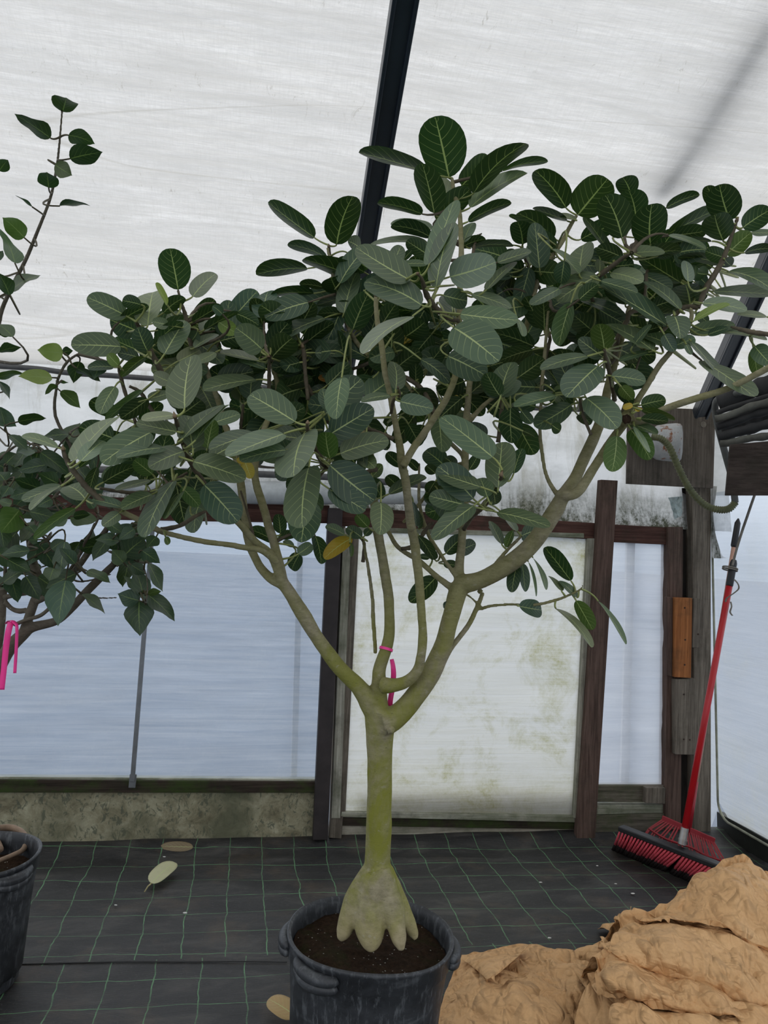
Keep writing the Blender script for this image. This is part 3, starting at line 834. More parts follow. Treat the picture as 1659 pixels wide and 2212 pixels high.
# ================================================================== PLANTS
TONES = {  # leaf colours: light painted into u, U, shade into k, d; others young or spent
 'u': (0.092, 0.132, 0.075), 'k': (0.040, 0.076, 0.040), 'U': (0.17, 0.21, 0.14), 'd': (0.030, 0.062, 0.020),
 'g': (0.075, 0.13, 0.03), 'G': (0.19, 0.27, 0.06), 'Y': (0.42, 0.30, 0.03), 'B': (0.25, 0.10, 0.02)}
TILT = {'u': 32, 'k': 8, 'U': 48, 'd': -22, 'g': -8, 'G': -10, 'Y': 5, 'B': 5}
M['leaf'] = m_leaf('broad_fig_leaf', None, None, (0.50, 0.56, 0.24))
M['leaf_wavy'] = m_leaf('wavy_fig_leaf', None, None, (0.20, 0.27, 0.09), nv=6.0, slope=0.7)
M['petiole'] = m_plain('leaf_stalk', (0.25, 0.28, 0.09), 0.5, 0.4, 0, 0.25, 30)
M['petiole_dark'] = m_plain('dark_leaf_stalk', (0.07, 0.06, 0.03), 0.6, 0.3, 0, 0.25, 30)
M['bark'] = m_bark('mossy_grey_bark', (0.17, 0.15, 0.09), (0.36, 0.32, 0.21), (0.20, 0.205, 0.028), 0.95, zl=(0.42, 0.60))
M['bark_left'] = m_bark('grey_brown_bark', (0.075, 0.06, 0.045), (0.16, 0.135, 0.105), (0.10, 0.10, 0.05), 0.25)
M['twig'] = m_plain('brown_twig', (0.105, 0.085, 0.055), 0.75, 0.3, 0, 0.4, 45, 0.3)

class Foliage:
    def __init__(s): s.v = []; s.f = []; s.uv = []; s.c = []; s.mi = []
    def leaf(s, B, T, width, N, tone, shape='oval', rnd=None, mi=0):
        rnd = rnd or random
        A = T - B; L = A.length
        if L < 1e-4: return
        A.normalize(); N = (N - A * N.dot(A)).normalized(); Sd = A.cross(N)
        nu, ns = 12, 6
        flip = -1.0 if tone == 'd' or tone == 'g' else 1.0      # we look at the underside
        bow = rnd.uniform(0.0, 0.075) * flip
        sid = rnd.uniform(-0.035, 0.035)
        fold = rnd.uniform(0.05, 0.22) * flip
        ph = rnd.uniform(0, 6.28); ph2 = rnd.uniform(0, 6.28)
        obo = rnd.uniform(0.82, 1.08)
        base = TONES[tone]
        k = rnd.uniform(0.82, 1.2)
        col = tuple(c * k for c in base)
        col = (col[0] * rnd.uniform(0.9, 1.15), col[1], col[2] * rnd.uniform(0.85, 1.15))
        n0 = len(s.v)
        for i in range(nu + 1):
            t = i / nu
            t = 0.5 - 0.5 * math.cos(math.pi * t)
            if shape == 'oval':
                h = max(0.0, 1 - abs(2 * t ** obo - 1) ** 2.25) ** 0.5
            else:
                h = max(0.0, math.sin(math.pi * t ** 0.72)) ** (0.7 if t < 0.35 else 0.95)
                if t > 0.88: h *= 0.75
            h *= width / 2
            for j in range(ns + 1):
                q = -1 + 2 * j / ns
                x = L * t; y = h * q + sid * L * 4 * t * (1 - t)
                z = bow * L * 4 * t * (1 - t) + fold * h * abs(q) ** 1.5
                if shape != 'oval':
                    z += 0.16 * h * abs(q) * math.sin(7 * t + ph + (1.5 if q > 0 else 0)) 
                    y *= 1 + 0.07 * math.sin(9 * t + ph2)
                else:
                    z += 0.05 * h * abs(q) * math.sin(5 * t + ph + (2 if q > 0 else 0))
                    y += h * q * 0.03 * math.sin(6 * t + ph2 + (1 if q > 0 else 0))
                s.v.append(B + A * x + Sd * y + N * z)
                s.uv.append((t, q)); s.c.append(col)
        for i in range(nu):
            for j in range(ns):
                a = n0 + i * (ns + 1) + j
                s.f.append((a, a + 1, a + ns + 2, a + ns + 1)); s.mi.append(mi)
    def stalk(s, pts, r0, r1, mi=1, n=5):
        mb = MB(); k = len(pts)
        mb.tube(pts, [r0 + (r1 - r0) * i / (k - 1) for i in range(k)], n, 0, False)
        o = len(s.v); s.v.extend(mb.v); s.uv.extend([(0.5, 0.5)] * len(mb.v)); s.c.extend([(0.2, 0.22, 0.07)] * len(mb.v))
        for f in mb.f: s.f.append(tuple(i + o for i in f)); s.mi.append(mi)
    def build(s, name, mats, parent):
        o = mesh_obj(name, s.v, s.f, mats, None, True, s.mi, s.uv, s.c)
        return put(o, parent)

ASPECT = {'oval': 0.60, 'wavy': 0.72}
def place_leaf(F, bx, by, tx, ty, wpx, tone, Z, shape, rnd, branches, reach=150, mi=0, mp=1):
    l = math.hypot(tx - bx, ty - by)
    Bc = at(bx, by, Z); C = at((bx + tx) / 2, (by + ty) / 2, Z)
    V = (CAM - C).normalized()
    T0 = at(tx, ty, Z)
    tau = math.radians(TILT[tone] + rnd.uniform(-9, 9))
    Zup = Vector((0, 0, 1)); Zp = (Zup - V * Zup.dot(V)).normalized()
    side = V.cross(Zp) * rnd.uniform(-0.25, 0.25)
    N = (V * math.cos(tau) + Zp * math.sin(tau) + side).normalized()
    A0 = T0 - Bc
    s_ = -(A0.dot(N)) / V.dot(N)
    lim = 0.95 * A0.length
    # very foreshortened leaves reach towards or away from the viewer
    asp = ASPECT[shape]
    need = wpx / l / asp
    if need > 1.15:
        want = A0.length * math.sqrt(min(need, 2.0) ** 2 - 1)
        s_ = math.copysign(max(abs(s_), want), s_ if abs(s_) > 0.01 else rnd.choice((-1, 1)))
        lim = 1.8 * A0.length
    s_ = max(-lim, min(lim, s_))
    dT = V * s_
    # keep the projection: move the tip along its own line of sight
    ds = (CAM - T0).normalized()
    T = T0 + ds * (s_ / max(0.3, ds.dot(V)))
    A = (T - Bc)
    Zc = Z
    w = wpx / FPX * Zc
    Lr = A.length
    target = asp * Lr
    An = A.normalized()
    N0 = (V - An * V.dot(An)).normalized()
    r = w / target
    phi = math.acos(max(0.34, min(0.985, r)))
    X_ = An.cross(N0)
    n1 = N0 * math.cos(phi) + X_ * math.sin(phi); n2 = N0 * math.cos(phi) - X_ * math.sin(phi)
    up = tone not in ('d', 'g')
    N = (n1 if (n1.z > n2.z) == up else n2)
    cosv = max(0.3, N.dot(V))
    wr = w / max(0.34, math.cos(phi))
    F.leaf(Bc, T, wr, N, tone, shape, rnd, mi)
    # leaf stalk to the nearest twig
    if branches:
        best = None
        for q in branches:
            d = math.hypot(q[0] - bx, q[1] - by) + abs(q[2] - Z) * 60
            # prefer twig points behind the base (opposite to the tip)
            dot = ((q[0] - bx) * (tx - bx) + (q[1] - by) * (ty - by)) / (l + 1e-6)
            if dot > 8: d += dot * 2.0 + 10
            if best is None or d < best[0]: best = (d, q)
        q = best[1]
        dd = math.hypot(q[0] - bx, q[1] - by)
        if dd < reach:
            Q = at(q[0], q[1], q[2])
            dirB = (Bc - T).normalized()
            mid = Bc + dirB * (Q - Bc).length * 0.42
            pts = []
            for k in range(7):
                t = k / 6
                pts.append(Bc * (1 - t) ** 2 + mid * 2 * t * (1 - t) + Q * t * t)
            if dd < 62:
                F.stalk(pts, 0.0024, 0.0034, mp)
            else:
                F.stalk(pts, 0.0024, 0.0058, 2)

CR = {2: (540, 220, .39783), 3: (1060, 340, .36106), 4: (0, 680, .33755), 5: (140, 520, .34961), 6: (480, 640, .34961),
      1: (0, 180, .33756), 8: (860, 820, .33755), 7: (0, 1200, .28933), 0: (0, 0, 1.0)}
def cv(c, x, y):
    ox, oy, s = CR[c]; return ox + x * s, oy + y * s

# ---------- branches, in (x, y, radius) with depth from Z0 to Z1
MAIN = [
 (2.27, 2.27, [(812,1962,38),(812,1935,36),(813,1905,31),(816,1850,28.5),(819,1760,28),(820,1680,27),(820,1610,28),(821,1565,32),(818,1530,31)]),
 (2.27, 2.20, [(819,1550,26),(796,1512,23),(770,1480,18),(735,1445,16),(700,1400,15.5),(660,1335,15.5),(632,1290,15),(612,1260,14)]),
 (2.20, 2.35, [(612,1262,13),(578,1243,11),(552,1208,10),(536,1164,9.5),(526,1105,9),(520,1042,9),(505,970,8),(480,900,7),(462,840,6),(440,780,5)]),
 (2.20, 2.38, [(612,1260,13),(596,1190,10.5),(576,1120,9.5),(553,1042,9),(556,970,8),(580,905,7),(600,850,6),(590,790,5)]),
 (2.20, 2.10, [(612,1262,12),(588,1201,9.5),(552,1171,8.5),(516,1130,8),(480,1100,6)]),
 (2.15, 1.95, [(600,1215,8),(567,1189,7.5),(525,1182,7),(480,1175,6.5),(430,1168,6.5),(360,1152,6.5),(335,1142,7),(300,1122,7),(250,1098,6),(212,1068,6)]),
 (2.27, 2.33, [(815,1535,24),(819,1480,17),(819,1448,15),(828,1420,13.5),(838,1390,13),(841,1345,12),(836,1265,11.5),(825,1200,11),(814,1140,10.5),(806,1060,9),(800,980,8),(775,910,7),(760,850,6)]),
 (2.32, 2.35, [(812,1412,5),(808,1350,5),(802,1280,4.5),(793,1215,4),(786,1165,3.5)]),
 (2.24, 2.10, [(826,1480,19),(852,1480,15),(880,1471,13),(903,1445,11.5),(912,1398,10.5),(909,1300,10),(899,1200,11),(889,1140,10.5),(879,1060,9.5),(869,1000,9.5),(858,937,8.5),(846,867,7.5),(833,808,7),(819,710,6.5),(811,640,5.5)]),
 (2.12, 2.22, [(871,1008,9),(892,968,8.5),(917,935,8.5),(945,892,8),(966,858,8),(983,815,7.5),(989,760,7.5),(991,700,7.5),(994,620,7),(996,540,6.5),(994,470,6),(985,430,5.5),(977,385,5)]),
 (2.25, 2.28, [(824,1562,30),(850,1552,26),(884,1520,23),(925,1462,22),(953,1405,20),(972,1340,19),(987,1285,20),(1000,1258,21)]),
 (2.28, 2.12, [(998,1262,22),(1040,1252,19),(1090,1225,20),(1135,1190,19.5),(1172,1145,18.5),(1200,1100,18),(1219,1066,15)]),
 (2.16, 2.20, [(1212,1075,14),(1240,1036,13.5),(1265,983,13),(1289,931,12.5),(1303,887,11),(1313,840,9.5),(1330,780,8),(1345,720,7),(1360,660,6)]),
 (2.12, 2.00, [(1215,1070,12),(1248,1063,11.5),(1283,1009,10.5),(1322,950,10),(1353,908,9.5),(1385,852,7.5),(1421,795,7),(1453,755,6.5),(1482,715,6),(1493,686,5.5),(1492,665,4.5)]),
 (2.05, 1.80, [(1345,915,9),(1400,905,9),(1432,885,8.5),(1493,864,8.5),(1565,842,8),(1612,820,8),(1665,792,8),(1720,760,7)]),
 (2.28, 2.38, [(992,1262,14),(992,1235,11),(999,1157,9.5),(1005,1056,9),(1005,982,8.5),(1008,921,8),(1012,854,7.5),(1020,800,6.5),(1040,740,5.5)]),
 (2.16, 2.22, [(1211,1077,7),(1192,1050,5.5),(1177,1018,5),(1169,965,4.8),(1167,920,4.5),(1170,840,4.5),(1176,770,4.5),(1183,700,4),(1188,650,3.5)]),
 (2.28, 2.45, [(978,1272,8),(944,1245,6.5),(904,1211,6),(860,1181,5.5),(838,1148,5),(820,1120,4)]),
 (2.28, 2.38, [(988,1250,7),(970,1224,5),(951,1198,5),(927,1157,5),(910,1107,4.5),(904,1056,4),(906,1000,3.5)]),
 (2.36, 2.42, [(1000,990,6),(995,979,5.5),(964,948,5),(941,911,5),(915,880,5),(880,830,5),(840,800,5),(800,770,5),(763,729,5.5),(743,677,5),(728,620,4.5),(712,560,4),(708,535,3.5)]),
 (2.38, 2.45, [(1002,1000,5),(975,1010,5),(940,1045,5),(905,1090,4.5),(870,1130,4)]),
 (2.35, 2.42, [(1008,920,6),(1040,880,5.5),(1075,850,5),(1093,820,5),(1116,769,6),(1135,715,6.5),(1146,665,6.5),(1160,610,6),(1184,565,6),(1213,525,5.5),(1232,488,5),(1246,465,4)]),
 (2.28, 2.35, [(958,1432,6),(975,1400,6),(1012,1350,6),(1031,1310,5.5),(1043,1280,5)]),
 (2.33, 2.20, [(1037,1316,4.5),(1060,1309,4),(1096,1306,3.5),(1157,1306,4),(1201,1296,4),(1228,1286,3.5),(1255,1272,3),(1259,1258,1.5)]),
 (2.26, 2.22, [(1066,1224,5),(1096,1188,4.5),(1126,1158,4)]),
 (2.32, 2.33, [(1003,1282,3),(1020,1295,3),(1028,1302,3)]),
 (2.38, 2.38, [(1303,880,6),(1312,905,0.5)]),
]
TWIGS = [  # finer shoots that carry the rosettes: crop, Z0, Z1, points (x, y, r px)
 (2, 2.12, 1.79, [(1130,1190,4),(1070,1170,5.5),(1010,1120,6),(960,1050,6),(935,970,4.5),(908,930,1.5)]),
 (2, 2.24, 2.26, [(1130,1190,3),(1140,860,4),(1165,775,4),(1215,745,4),(1258,715,1.5)]),
 (2, 2.45, 2.42, [(450,950,3),(430,810,3.5),(428,778,1)]),
 (2, 2.4, 2.45, [(690,1400,4),(560,1450,3.5),(540,1440,2)]),
 (2, 2.4, 2.45, [(820,1480,3),(820,1400,4),(818,1340,1)]),
 (3, 2.20, 2.15, [(930,760,3),(900,900,4),(830,930,4.5),(815,980,5),(760,1080,5.5),(740,1200,5.5),(690,1240,5)]),
 (3, 2.15, 2.0, [(740,1450,5),(735,1400,5),(710,1280,5),(690,1210,4.5),(680,1150,3)]),
 (3, 2.25, 2.0, [(620,880,4),(590,800,4.5),(600,760,5),(640,715,5.5),(720,655,5),(800,595,4),(845,570,2)]),
 (3, 2.10, 2.12, [(1240,900,4.5),(1290,780,6),(1340,700,6),(1385,620,5.5),(1410,560,5),(1440,470,4),(1462,410,4),(1478,362,1)]),
 (3, 2.15, 2.10, [(890,1180,4),(960,1100,4.5),(1060,1000,5),(1150,900,5),(1240,900,5)]),
 (3, 2.10, 2.05, [(740,1662,4),(900,1180,2)]),
 (3, 1.85, 1.95, [(1670,1060,5),(1560,1045,5),(1480,1025,4),(1440,1015,2)]),
 (3, 2.40, 2.45, [(290,780,4),(250,700,4),(210,620,3.5),(185,540,3)]),
 (3, 2.35, 2.38, [(305,1430,4),(310,1300,4.5),(330,1180,5),(355,1090,3.5),(352,1050,1.5)]),
 (3, 2.0, 2.02, [(600,1660,3.5),(545,1520,3.5),(535,1440,2.5)]),
 (5, 2.25, 2.10, [(680,960,5),(650,900,5.5),(600,815,6),(560,740,6),(500,620,5.5),(455,530,5),(440,500,3)]),
 (5, 2.30, 2.22, [(830,900,4),(800,740,5),(785,660,5.5),(765,560,5),(745,460,4.5),(725,400,3.5),(700,310,2.5)]),
 (5, 2.16, 1.81, [(900,1560,5),(855,1490,5.5),(790,1390,6),(745,1290,6),(710,1190,5.5),(690,1120,4.5),(680,1085,2)]),
 (5, 2.25, 2.18, [(440,1130,3.5),(380,960,4),(345,840,4),(330,770,2.5)]),
 (5, 2.35, 2.30, [(600,1100,4),(540,1050,4),(470,940,4),(400,900,3)]),
 (5, 2.40, 2.30, [(1090,1200,3),(1090,1120,3.5),(1105,1010,2)]),
 (6, 2.33, 2.12, [(280,740,3.5),(290,520,4),(290,420,3.5),(288,370,1)]),
 (6, 2.33, 2.30, [(530,640,4),(510,440,4.5),(505,350,5),(490,300,2)]),
 (6, 2.45, 2.35, [(760,850,5),(640,760,5),(580,640,5),(530,560,5),(520,500,4)]),
 (6, 2.26, 1.80, [(950,1070,5),(800,1100,5),(650,1055,6),(600,990,6),(560,900,5),(528,830,5),(525,770,1.5)]),
 (6, 2.10, 2.15, [(1055,880,5),(980,850,5),(930,830,4.5),(850,805,4),(825,800,3)]),
 (6, 2.10, 1.96, [(1045,720,3),(1060,640,4),(1095,610,3.5),(1085,560,2)]),
 (6, 2.40, 2.36, [(870,1640,4),(878,1540,3.5),(865,1500,3),(860,1480,2)]),
 (6, 2.32, 2.40, [(1310,720,5),(1240,580,5),(1130,500,5),(1040,470,4)]),
 (6, 2.35, 2.30, [(1110,1560,4),(1190,1540,5),(1260,1440,4.5),(1300,1400,3)]),
 (8, 2.30, 1.87, [(420,960,4.5),(470,880,5),(500,850,6),(560,790,6),(620,715,5.5),(655,640,4.5),(668,585,1.5)]),
 (8, 2.35, 2.36, [(640,400,4.5),(660,250,5),(665,140,4),(660,100,2)]),
 (4, 1.95, 1.90, [(720,1240,5),(640,1180,5.5),(560,1110,6),(510,1050,6),(450,970,5.5),(410,890,4.5),(400,840,1.5)]),
 (4, 2.05, 2.10, [(1030,1375,5),(1150,1350,4.5),(1250,1290,4),(1310,1260,3)]),
 (4, 2.00, 2.10, [(640,1110,3),(760,1130,3.5),(870,1140,4),(1000,1120,3.5),(1200,1010,3)]),
 (0, 2.20, 2.20, [(552,1176,3),(538,1120,2.5),(520,1060,2)]),
]
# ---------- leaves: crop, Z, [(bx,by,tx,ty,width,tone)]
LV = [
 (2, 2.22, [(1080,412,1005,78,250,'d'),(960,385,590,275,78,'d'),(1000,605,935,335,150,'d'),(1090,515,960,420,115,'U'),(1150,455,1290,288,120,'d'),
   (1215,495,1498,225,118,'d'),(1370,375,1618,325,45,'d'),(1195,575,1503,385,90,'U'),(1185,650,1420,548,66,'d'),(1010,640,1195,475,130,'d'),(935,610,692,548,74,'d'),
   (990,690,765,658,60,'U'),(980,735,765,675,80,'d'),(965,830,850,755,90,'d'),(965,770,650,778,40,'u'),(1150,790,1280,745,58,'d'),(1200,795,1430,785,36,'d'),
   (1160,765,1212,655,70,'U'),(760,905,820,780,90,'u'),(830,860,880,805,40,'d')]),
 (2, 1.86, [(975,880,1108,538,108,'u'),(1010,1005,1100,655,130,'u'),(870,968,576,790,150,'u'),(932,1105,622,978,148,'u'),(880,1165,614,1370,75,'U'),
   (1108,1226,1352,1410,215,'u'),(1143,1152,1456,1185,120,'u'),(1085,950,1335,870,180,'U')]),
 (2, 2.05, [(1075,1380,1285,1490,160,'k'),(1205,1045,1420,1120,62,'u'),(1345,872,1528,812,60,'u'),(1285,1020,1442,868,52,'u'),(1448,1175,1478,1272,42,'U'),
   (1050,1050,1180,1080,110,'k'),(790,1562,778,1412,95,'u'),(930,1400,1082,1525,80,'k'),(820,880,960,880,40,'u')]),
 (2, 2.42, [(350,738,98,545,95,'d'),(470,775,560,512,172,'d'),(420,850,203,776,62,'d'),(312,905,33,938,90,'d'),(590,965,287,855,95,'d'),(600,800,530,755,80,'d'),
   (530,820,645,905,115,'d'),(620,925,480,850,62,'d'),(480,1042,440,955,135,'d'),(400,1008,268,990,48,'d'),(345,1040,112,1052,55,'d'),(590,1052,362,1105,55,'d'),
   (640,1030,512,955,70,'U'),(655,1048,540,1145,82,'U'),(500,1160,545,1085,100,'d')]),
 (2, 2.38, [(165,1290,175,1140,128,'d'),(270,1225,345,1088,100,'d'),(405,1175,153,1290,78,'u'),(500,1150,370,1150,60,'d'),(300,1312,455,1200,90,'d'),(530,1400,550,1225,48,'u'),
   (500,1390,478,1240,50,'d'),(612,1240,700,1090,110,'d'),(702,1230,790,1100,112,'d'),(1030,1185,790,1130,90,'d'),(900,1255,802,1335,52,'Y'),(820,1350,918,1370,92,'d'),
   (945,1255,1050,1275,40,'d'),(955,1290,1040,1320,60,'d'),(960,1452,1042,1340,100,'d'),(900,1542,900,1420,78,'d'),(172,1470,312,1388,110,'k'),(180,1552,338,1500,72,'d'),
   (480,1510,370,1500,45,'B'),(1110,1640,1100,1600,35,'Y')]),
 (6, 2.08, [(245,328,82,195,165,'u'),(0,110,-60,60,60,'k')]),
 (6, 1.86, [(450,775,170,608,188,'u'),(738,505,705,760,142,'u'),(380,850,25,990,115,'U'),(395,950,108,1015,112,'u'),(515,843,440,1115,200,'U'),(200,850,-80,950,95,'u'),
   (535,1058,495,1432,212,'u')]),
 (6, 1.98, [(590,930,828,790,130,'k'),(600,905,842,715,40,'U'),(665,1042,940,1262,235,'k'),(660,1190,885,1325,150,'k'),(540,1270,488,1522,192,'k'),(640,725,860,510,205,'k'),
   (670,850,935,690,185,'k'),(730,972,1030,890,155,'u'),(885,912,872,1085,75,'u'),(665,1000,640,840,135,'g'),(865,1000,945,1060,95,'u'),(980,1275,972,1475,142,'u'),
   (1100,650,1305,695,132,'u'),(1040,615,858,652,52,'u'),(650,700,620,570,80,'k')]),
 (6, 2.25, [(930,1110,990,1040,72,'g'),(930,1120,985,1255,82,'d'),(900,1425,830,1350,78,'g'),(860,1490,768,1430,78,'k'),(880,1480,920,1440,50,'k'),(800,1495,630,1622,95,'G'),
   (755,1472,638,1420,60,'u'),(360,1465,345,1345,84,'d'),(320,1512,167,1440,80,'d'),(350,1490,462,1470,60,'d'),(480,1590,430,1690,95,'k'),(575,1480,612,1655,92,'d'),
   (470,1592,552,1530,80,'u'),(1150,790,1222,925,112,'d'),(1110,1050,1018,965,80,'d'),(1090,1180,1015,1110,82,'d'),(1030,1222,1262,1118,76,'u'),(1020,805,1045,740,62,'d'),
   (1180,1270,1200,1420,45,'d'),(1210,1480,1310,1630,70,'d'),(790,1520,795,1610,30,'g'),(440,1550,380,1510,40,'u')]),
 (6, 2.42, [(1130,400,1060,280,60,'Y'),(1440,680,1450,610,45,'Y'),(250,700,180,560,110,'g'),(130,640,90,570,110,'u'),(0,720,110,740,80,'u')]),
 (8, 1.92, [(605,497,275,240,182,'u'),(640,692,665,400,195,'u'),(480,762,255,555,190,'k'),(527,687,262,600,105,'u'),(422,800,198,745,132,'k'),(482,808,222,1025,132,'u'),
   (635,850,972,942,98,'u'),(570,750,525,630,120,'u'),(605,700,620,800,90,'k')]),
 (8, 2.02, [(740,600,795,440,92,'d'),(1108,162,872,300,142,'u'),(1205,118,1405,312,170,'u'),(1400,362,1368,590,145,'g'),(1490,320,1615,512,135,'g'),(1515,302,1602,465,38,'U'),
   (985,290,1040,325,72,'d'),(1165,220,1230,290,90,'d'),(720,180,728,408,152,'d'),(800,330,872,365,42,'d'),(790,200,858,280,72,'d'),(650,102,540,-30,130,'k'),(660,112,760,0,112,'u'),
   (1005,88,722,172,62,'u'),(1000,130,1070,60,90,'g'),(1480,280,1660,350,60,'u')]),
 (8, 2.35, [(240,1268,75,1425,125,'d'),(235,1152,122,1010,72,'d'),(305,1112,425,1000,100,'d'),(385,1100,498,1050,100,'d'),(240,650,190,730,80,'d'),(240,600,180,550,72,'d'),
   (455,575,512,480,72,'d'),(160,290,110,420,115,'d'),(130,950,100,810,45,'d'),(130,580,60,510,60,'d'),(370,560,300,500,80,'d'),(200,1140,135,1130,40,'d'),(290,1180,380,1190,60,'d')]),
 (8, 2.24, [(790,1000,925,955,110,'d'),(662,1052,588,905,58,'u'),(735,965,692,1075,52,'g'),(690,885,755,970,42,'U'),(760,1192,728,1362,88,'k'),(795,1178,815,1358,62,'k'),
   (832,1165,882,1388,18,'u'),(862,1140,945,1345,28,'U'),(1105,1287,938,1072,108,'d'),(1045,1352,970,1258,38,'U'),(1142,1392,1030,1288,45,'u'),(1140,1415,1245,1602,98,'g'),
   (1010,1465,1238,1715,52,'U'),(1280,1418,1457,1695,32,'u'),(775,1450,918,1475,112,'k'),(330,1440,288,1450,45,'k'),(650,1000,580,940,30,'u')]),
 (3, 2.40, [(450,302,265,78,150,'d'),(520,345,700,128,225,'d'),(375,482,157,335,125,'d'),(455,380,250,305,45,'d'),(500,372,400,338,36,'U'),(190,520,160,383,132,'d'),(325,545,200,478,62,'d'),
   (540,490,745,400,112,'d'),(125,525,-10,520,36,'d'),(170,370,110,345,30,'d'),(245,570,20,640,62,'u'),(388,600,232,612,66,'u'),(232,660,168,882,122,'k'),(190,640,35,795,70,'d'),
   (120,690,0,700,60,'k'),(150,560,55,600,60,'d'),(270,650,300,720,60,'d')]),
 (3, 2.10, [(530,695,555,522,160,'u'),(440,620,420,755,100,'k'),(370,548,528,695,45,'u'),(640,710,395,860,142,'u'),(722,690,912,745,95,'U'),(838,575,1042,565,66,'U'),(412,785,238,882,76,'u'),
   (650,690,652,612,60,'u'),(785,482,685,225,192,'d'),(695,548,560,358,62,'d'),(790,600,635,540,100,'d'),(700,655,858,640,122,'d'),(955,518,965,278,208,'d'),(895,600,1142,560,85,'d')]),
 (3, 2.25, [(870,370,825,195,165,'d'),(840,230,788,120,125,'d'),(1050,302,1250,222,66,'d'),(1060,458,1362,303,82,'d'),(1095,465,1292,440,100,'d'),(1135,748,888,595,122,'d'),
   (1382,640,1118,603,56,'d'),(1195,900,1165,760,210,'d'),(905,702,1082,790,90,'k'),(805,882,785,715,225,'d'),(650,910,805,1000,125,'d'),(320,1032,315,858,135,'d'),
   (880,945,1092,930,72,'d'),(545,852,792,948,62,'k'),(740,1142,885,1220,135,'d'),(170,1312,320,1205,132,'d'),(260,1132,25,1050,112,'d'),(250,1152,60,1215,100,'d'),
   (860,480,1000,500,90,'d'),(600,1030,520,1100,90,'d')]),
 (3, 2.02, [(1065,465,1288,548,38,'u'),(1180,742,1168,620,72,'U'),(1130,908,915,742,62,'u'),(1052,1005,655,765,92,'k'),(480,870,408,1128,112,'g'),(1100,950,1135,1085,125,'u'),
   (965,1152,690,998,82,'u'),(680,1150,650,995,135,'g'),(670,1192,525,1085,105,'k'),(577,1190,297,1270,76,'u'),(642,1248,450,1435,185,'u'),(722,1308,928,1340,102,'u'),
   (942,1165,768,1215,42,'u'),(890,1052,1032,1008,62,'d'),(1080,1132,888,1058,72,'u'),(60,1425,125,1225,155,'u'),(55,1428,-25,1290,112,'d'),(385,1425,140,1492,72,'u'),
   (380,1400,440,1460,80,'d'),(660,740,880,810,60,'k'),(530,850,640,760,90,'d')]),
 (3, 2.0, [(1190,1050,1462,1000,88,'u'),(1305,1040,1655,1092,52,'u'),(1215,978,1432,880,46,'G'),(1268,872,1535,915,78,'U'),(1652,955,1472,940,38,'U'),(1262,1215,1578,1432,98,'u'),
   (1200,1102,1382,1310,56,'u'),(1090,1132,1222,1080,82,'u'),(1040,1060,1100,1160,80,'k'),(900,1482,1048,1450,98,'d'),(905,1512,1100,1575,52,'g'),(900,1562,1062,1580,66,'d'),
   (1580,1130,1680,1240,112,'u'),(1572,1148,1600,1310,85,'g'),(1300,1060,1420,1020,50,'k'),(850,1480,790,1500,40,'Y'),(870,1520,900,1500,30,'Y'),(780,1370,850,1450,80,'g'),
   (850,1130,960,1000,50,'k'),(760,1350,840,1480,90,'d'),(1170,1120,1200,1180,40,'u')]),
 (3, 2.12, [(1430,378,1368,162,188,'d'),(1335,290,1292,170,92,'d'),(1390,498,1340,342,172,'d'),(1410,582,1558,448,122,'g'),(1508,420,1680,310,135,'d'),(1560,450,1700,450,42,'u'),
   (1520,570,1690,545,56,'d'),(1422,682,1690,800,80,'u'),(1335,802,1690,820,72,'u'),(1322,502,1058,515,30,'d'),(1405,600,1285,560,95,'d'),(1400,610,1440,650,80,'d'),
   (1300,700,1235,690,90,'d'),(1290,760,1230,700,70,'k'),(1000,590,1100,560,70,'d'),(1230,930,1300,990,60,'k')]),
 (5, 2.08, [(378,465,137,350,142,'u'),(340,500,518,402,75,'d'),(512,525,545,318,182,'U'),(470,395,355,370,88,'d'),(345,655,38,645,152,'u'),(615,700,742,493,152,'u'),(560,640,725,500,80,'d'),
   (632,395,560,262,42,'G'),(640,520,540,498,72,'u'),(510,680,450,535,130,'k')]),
 (5, 2.24, [(700,303,650,47,188,'d'),(790,345,933,203,112,'U'),(610,445,742,352,88,'d'),(790,502,965,398,76,'d'),(865,550,1075,440,52,'d'),(1060,450,1198,522,90,'d'),
   (950,500,1062,570,95,'G'),(850,560,900,480,80,'U'),(800,662,950,580,50,'U'),(700,745,835,675,105,'U'),(930,690,805,755,62,'U'),(1188,742,925,690,46,'U'),
   (1240,790,1080,740,55,'u'),(1180,860,855,925,92,'u'),(820,560,780,620,90,'k')]),
 (5, 1.86, [(740,1037,782,712,206,'u'),(680,1080,473,1108,60,'U'),(690,1180,440,1125,92,'u'),(530,1185,230,1375,172,'u'),(618,1280,320,1342,78,'u'),(735,1302,518,1400,135,'U'),
   (790,1282,760,1080,165,'u'),(730,1222,965,1015,88,'u'),(808,1232,1022,1012,55,'u'),(795,1364,1118,1475,152,'u'),(60,1360,312,1092,105,'U'),(98,1362,238,1235,105,'U')]),
 (5, 2.12, [(655,872,548,825,88,'U'),(515,978,652,938,66,'u'),(480,925,255,1112,58,'g'),(512,980,345,1100,105,'d'),(310,902,218,1070,105,'u'),(495,720,350,842,66,'g'),
   (458,722,325,690,82,'k'),(330,770,265,700,72,'G'),(300,782,140,785,62,'k'),(930,1122,1082,1070,86,'u'),(880,1282,920,1105,105,'g'),(900,1340,1170,1200,125,'u'),
   (240,1492,425,1398,102,'d'),(540,1442,428,1355,102,'g'),(720,1522,830,1640,95,'g'),(790,1402,880,1300,92,'d'),(540,1572,355,1640,82,'u'),(130,1602,15,1515,155,'u'),
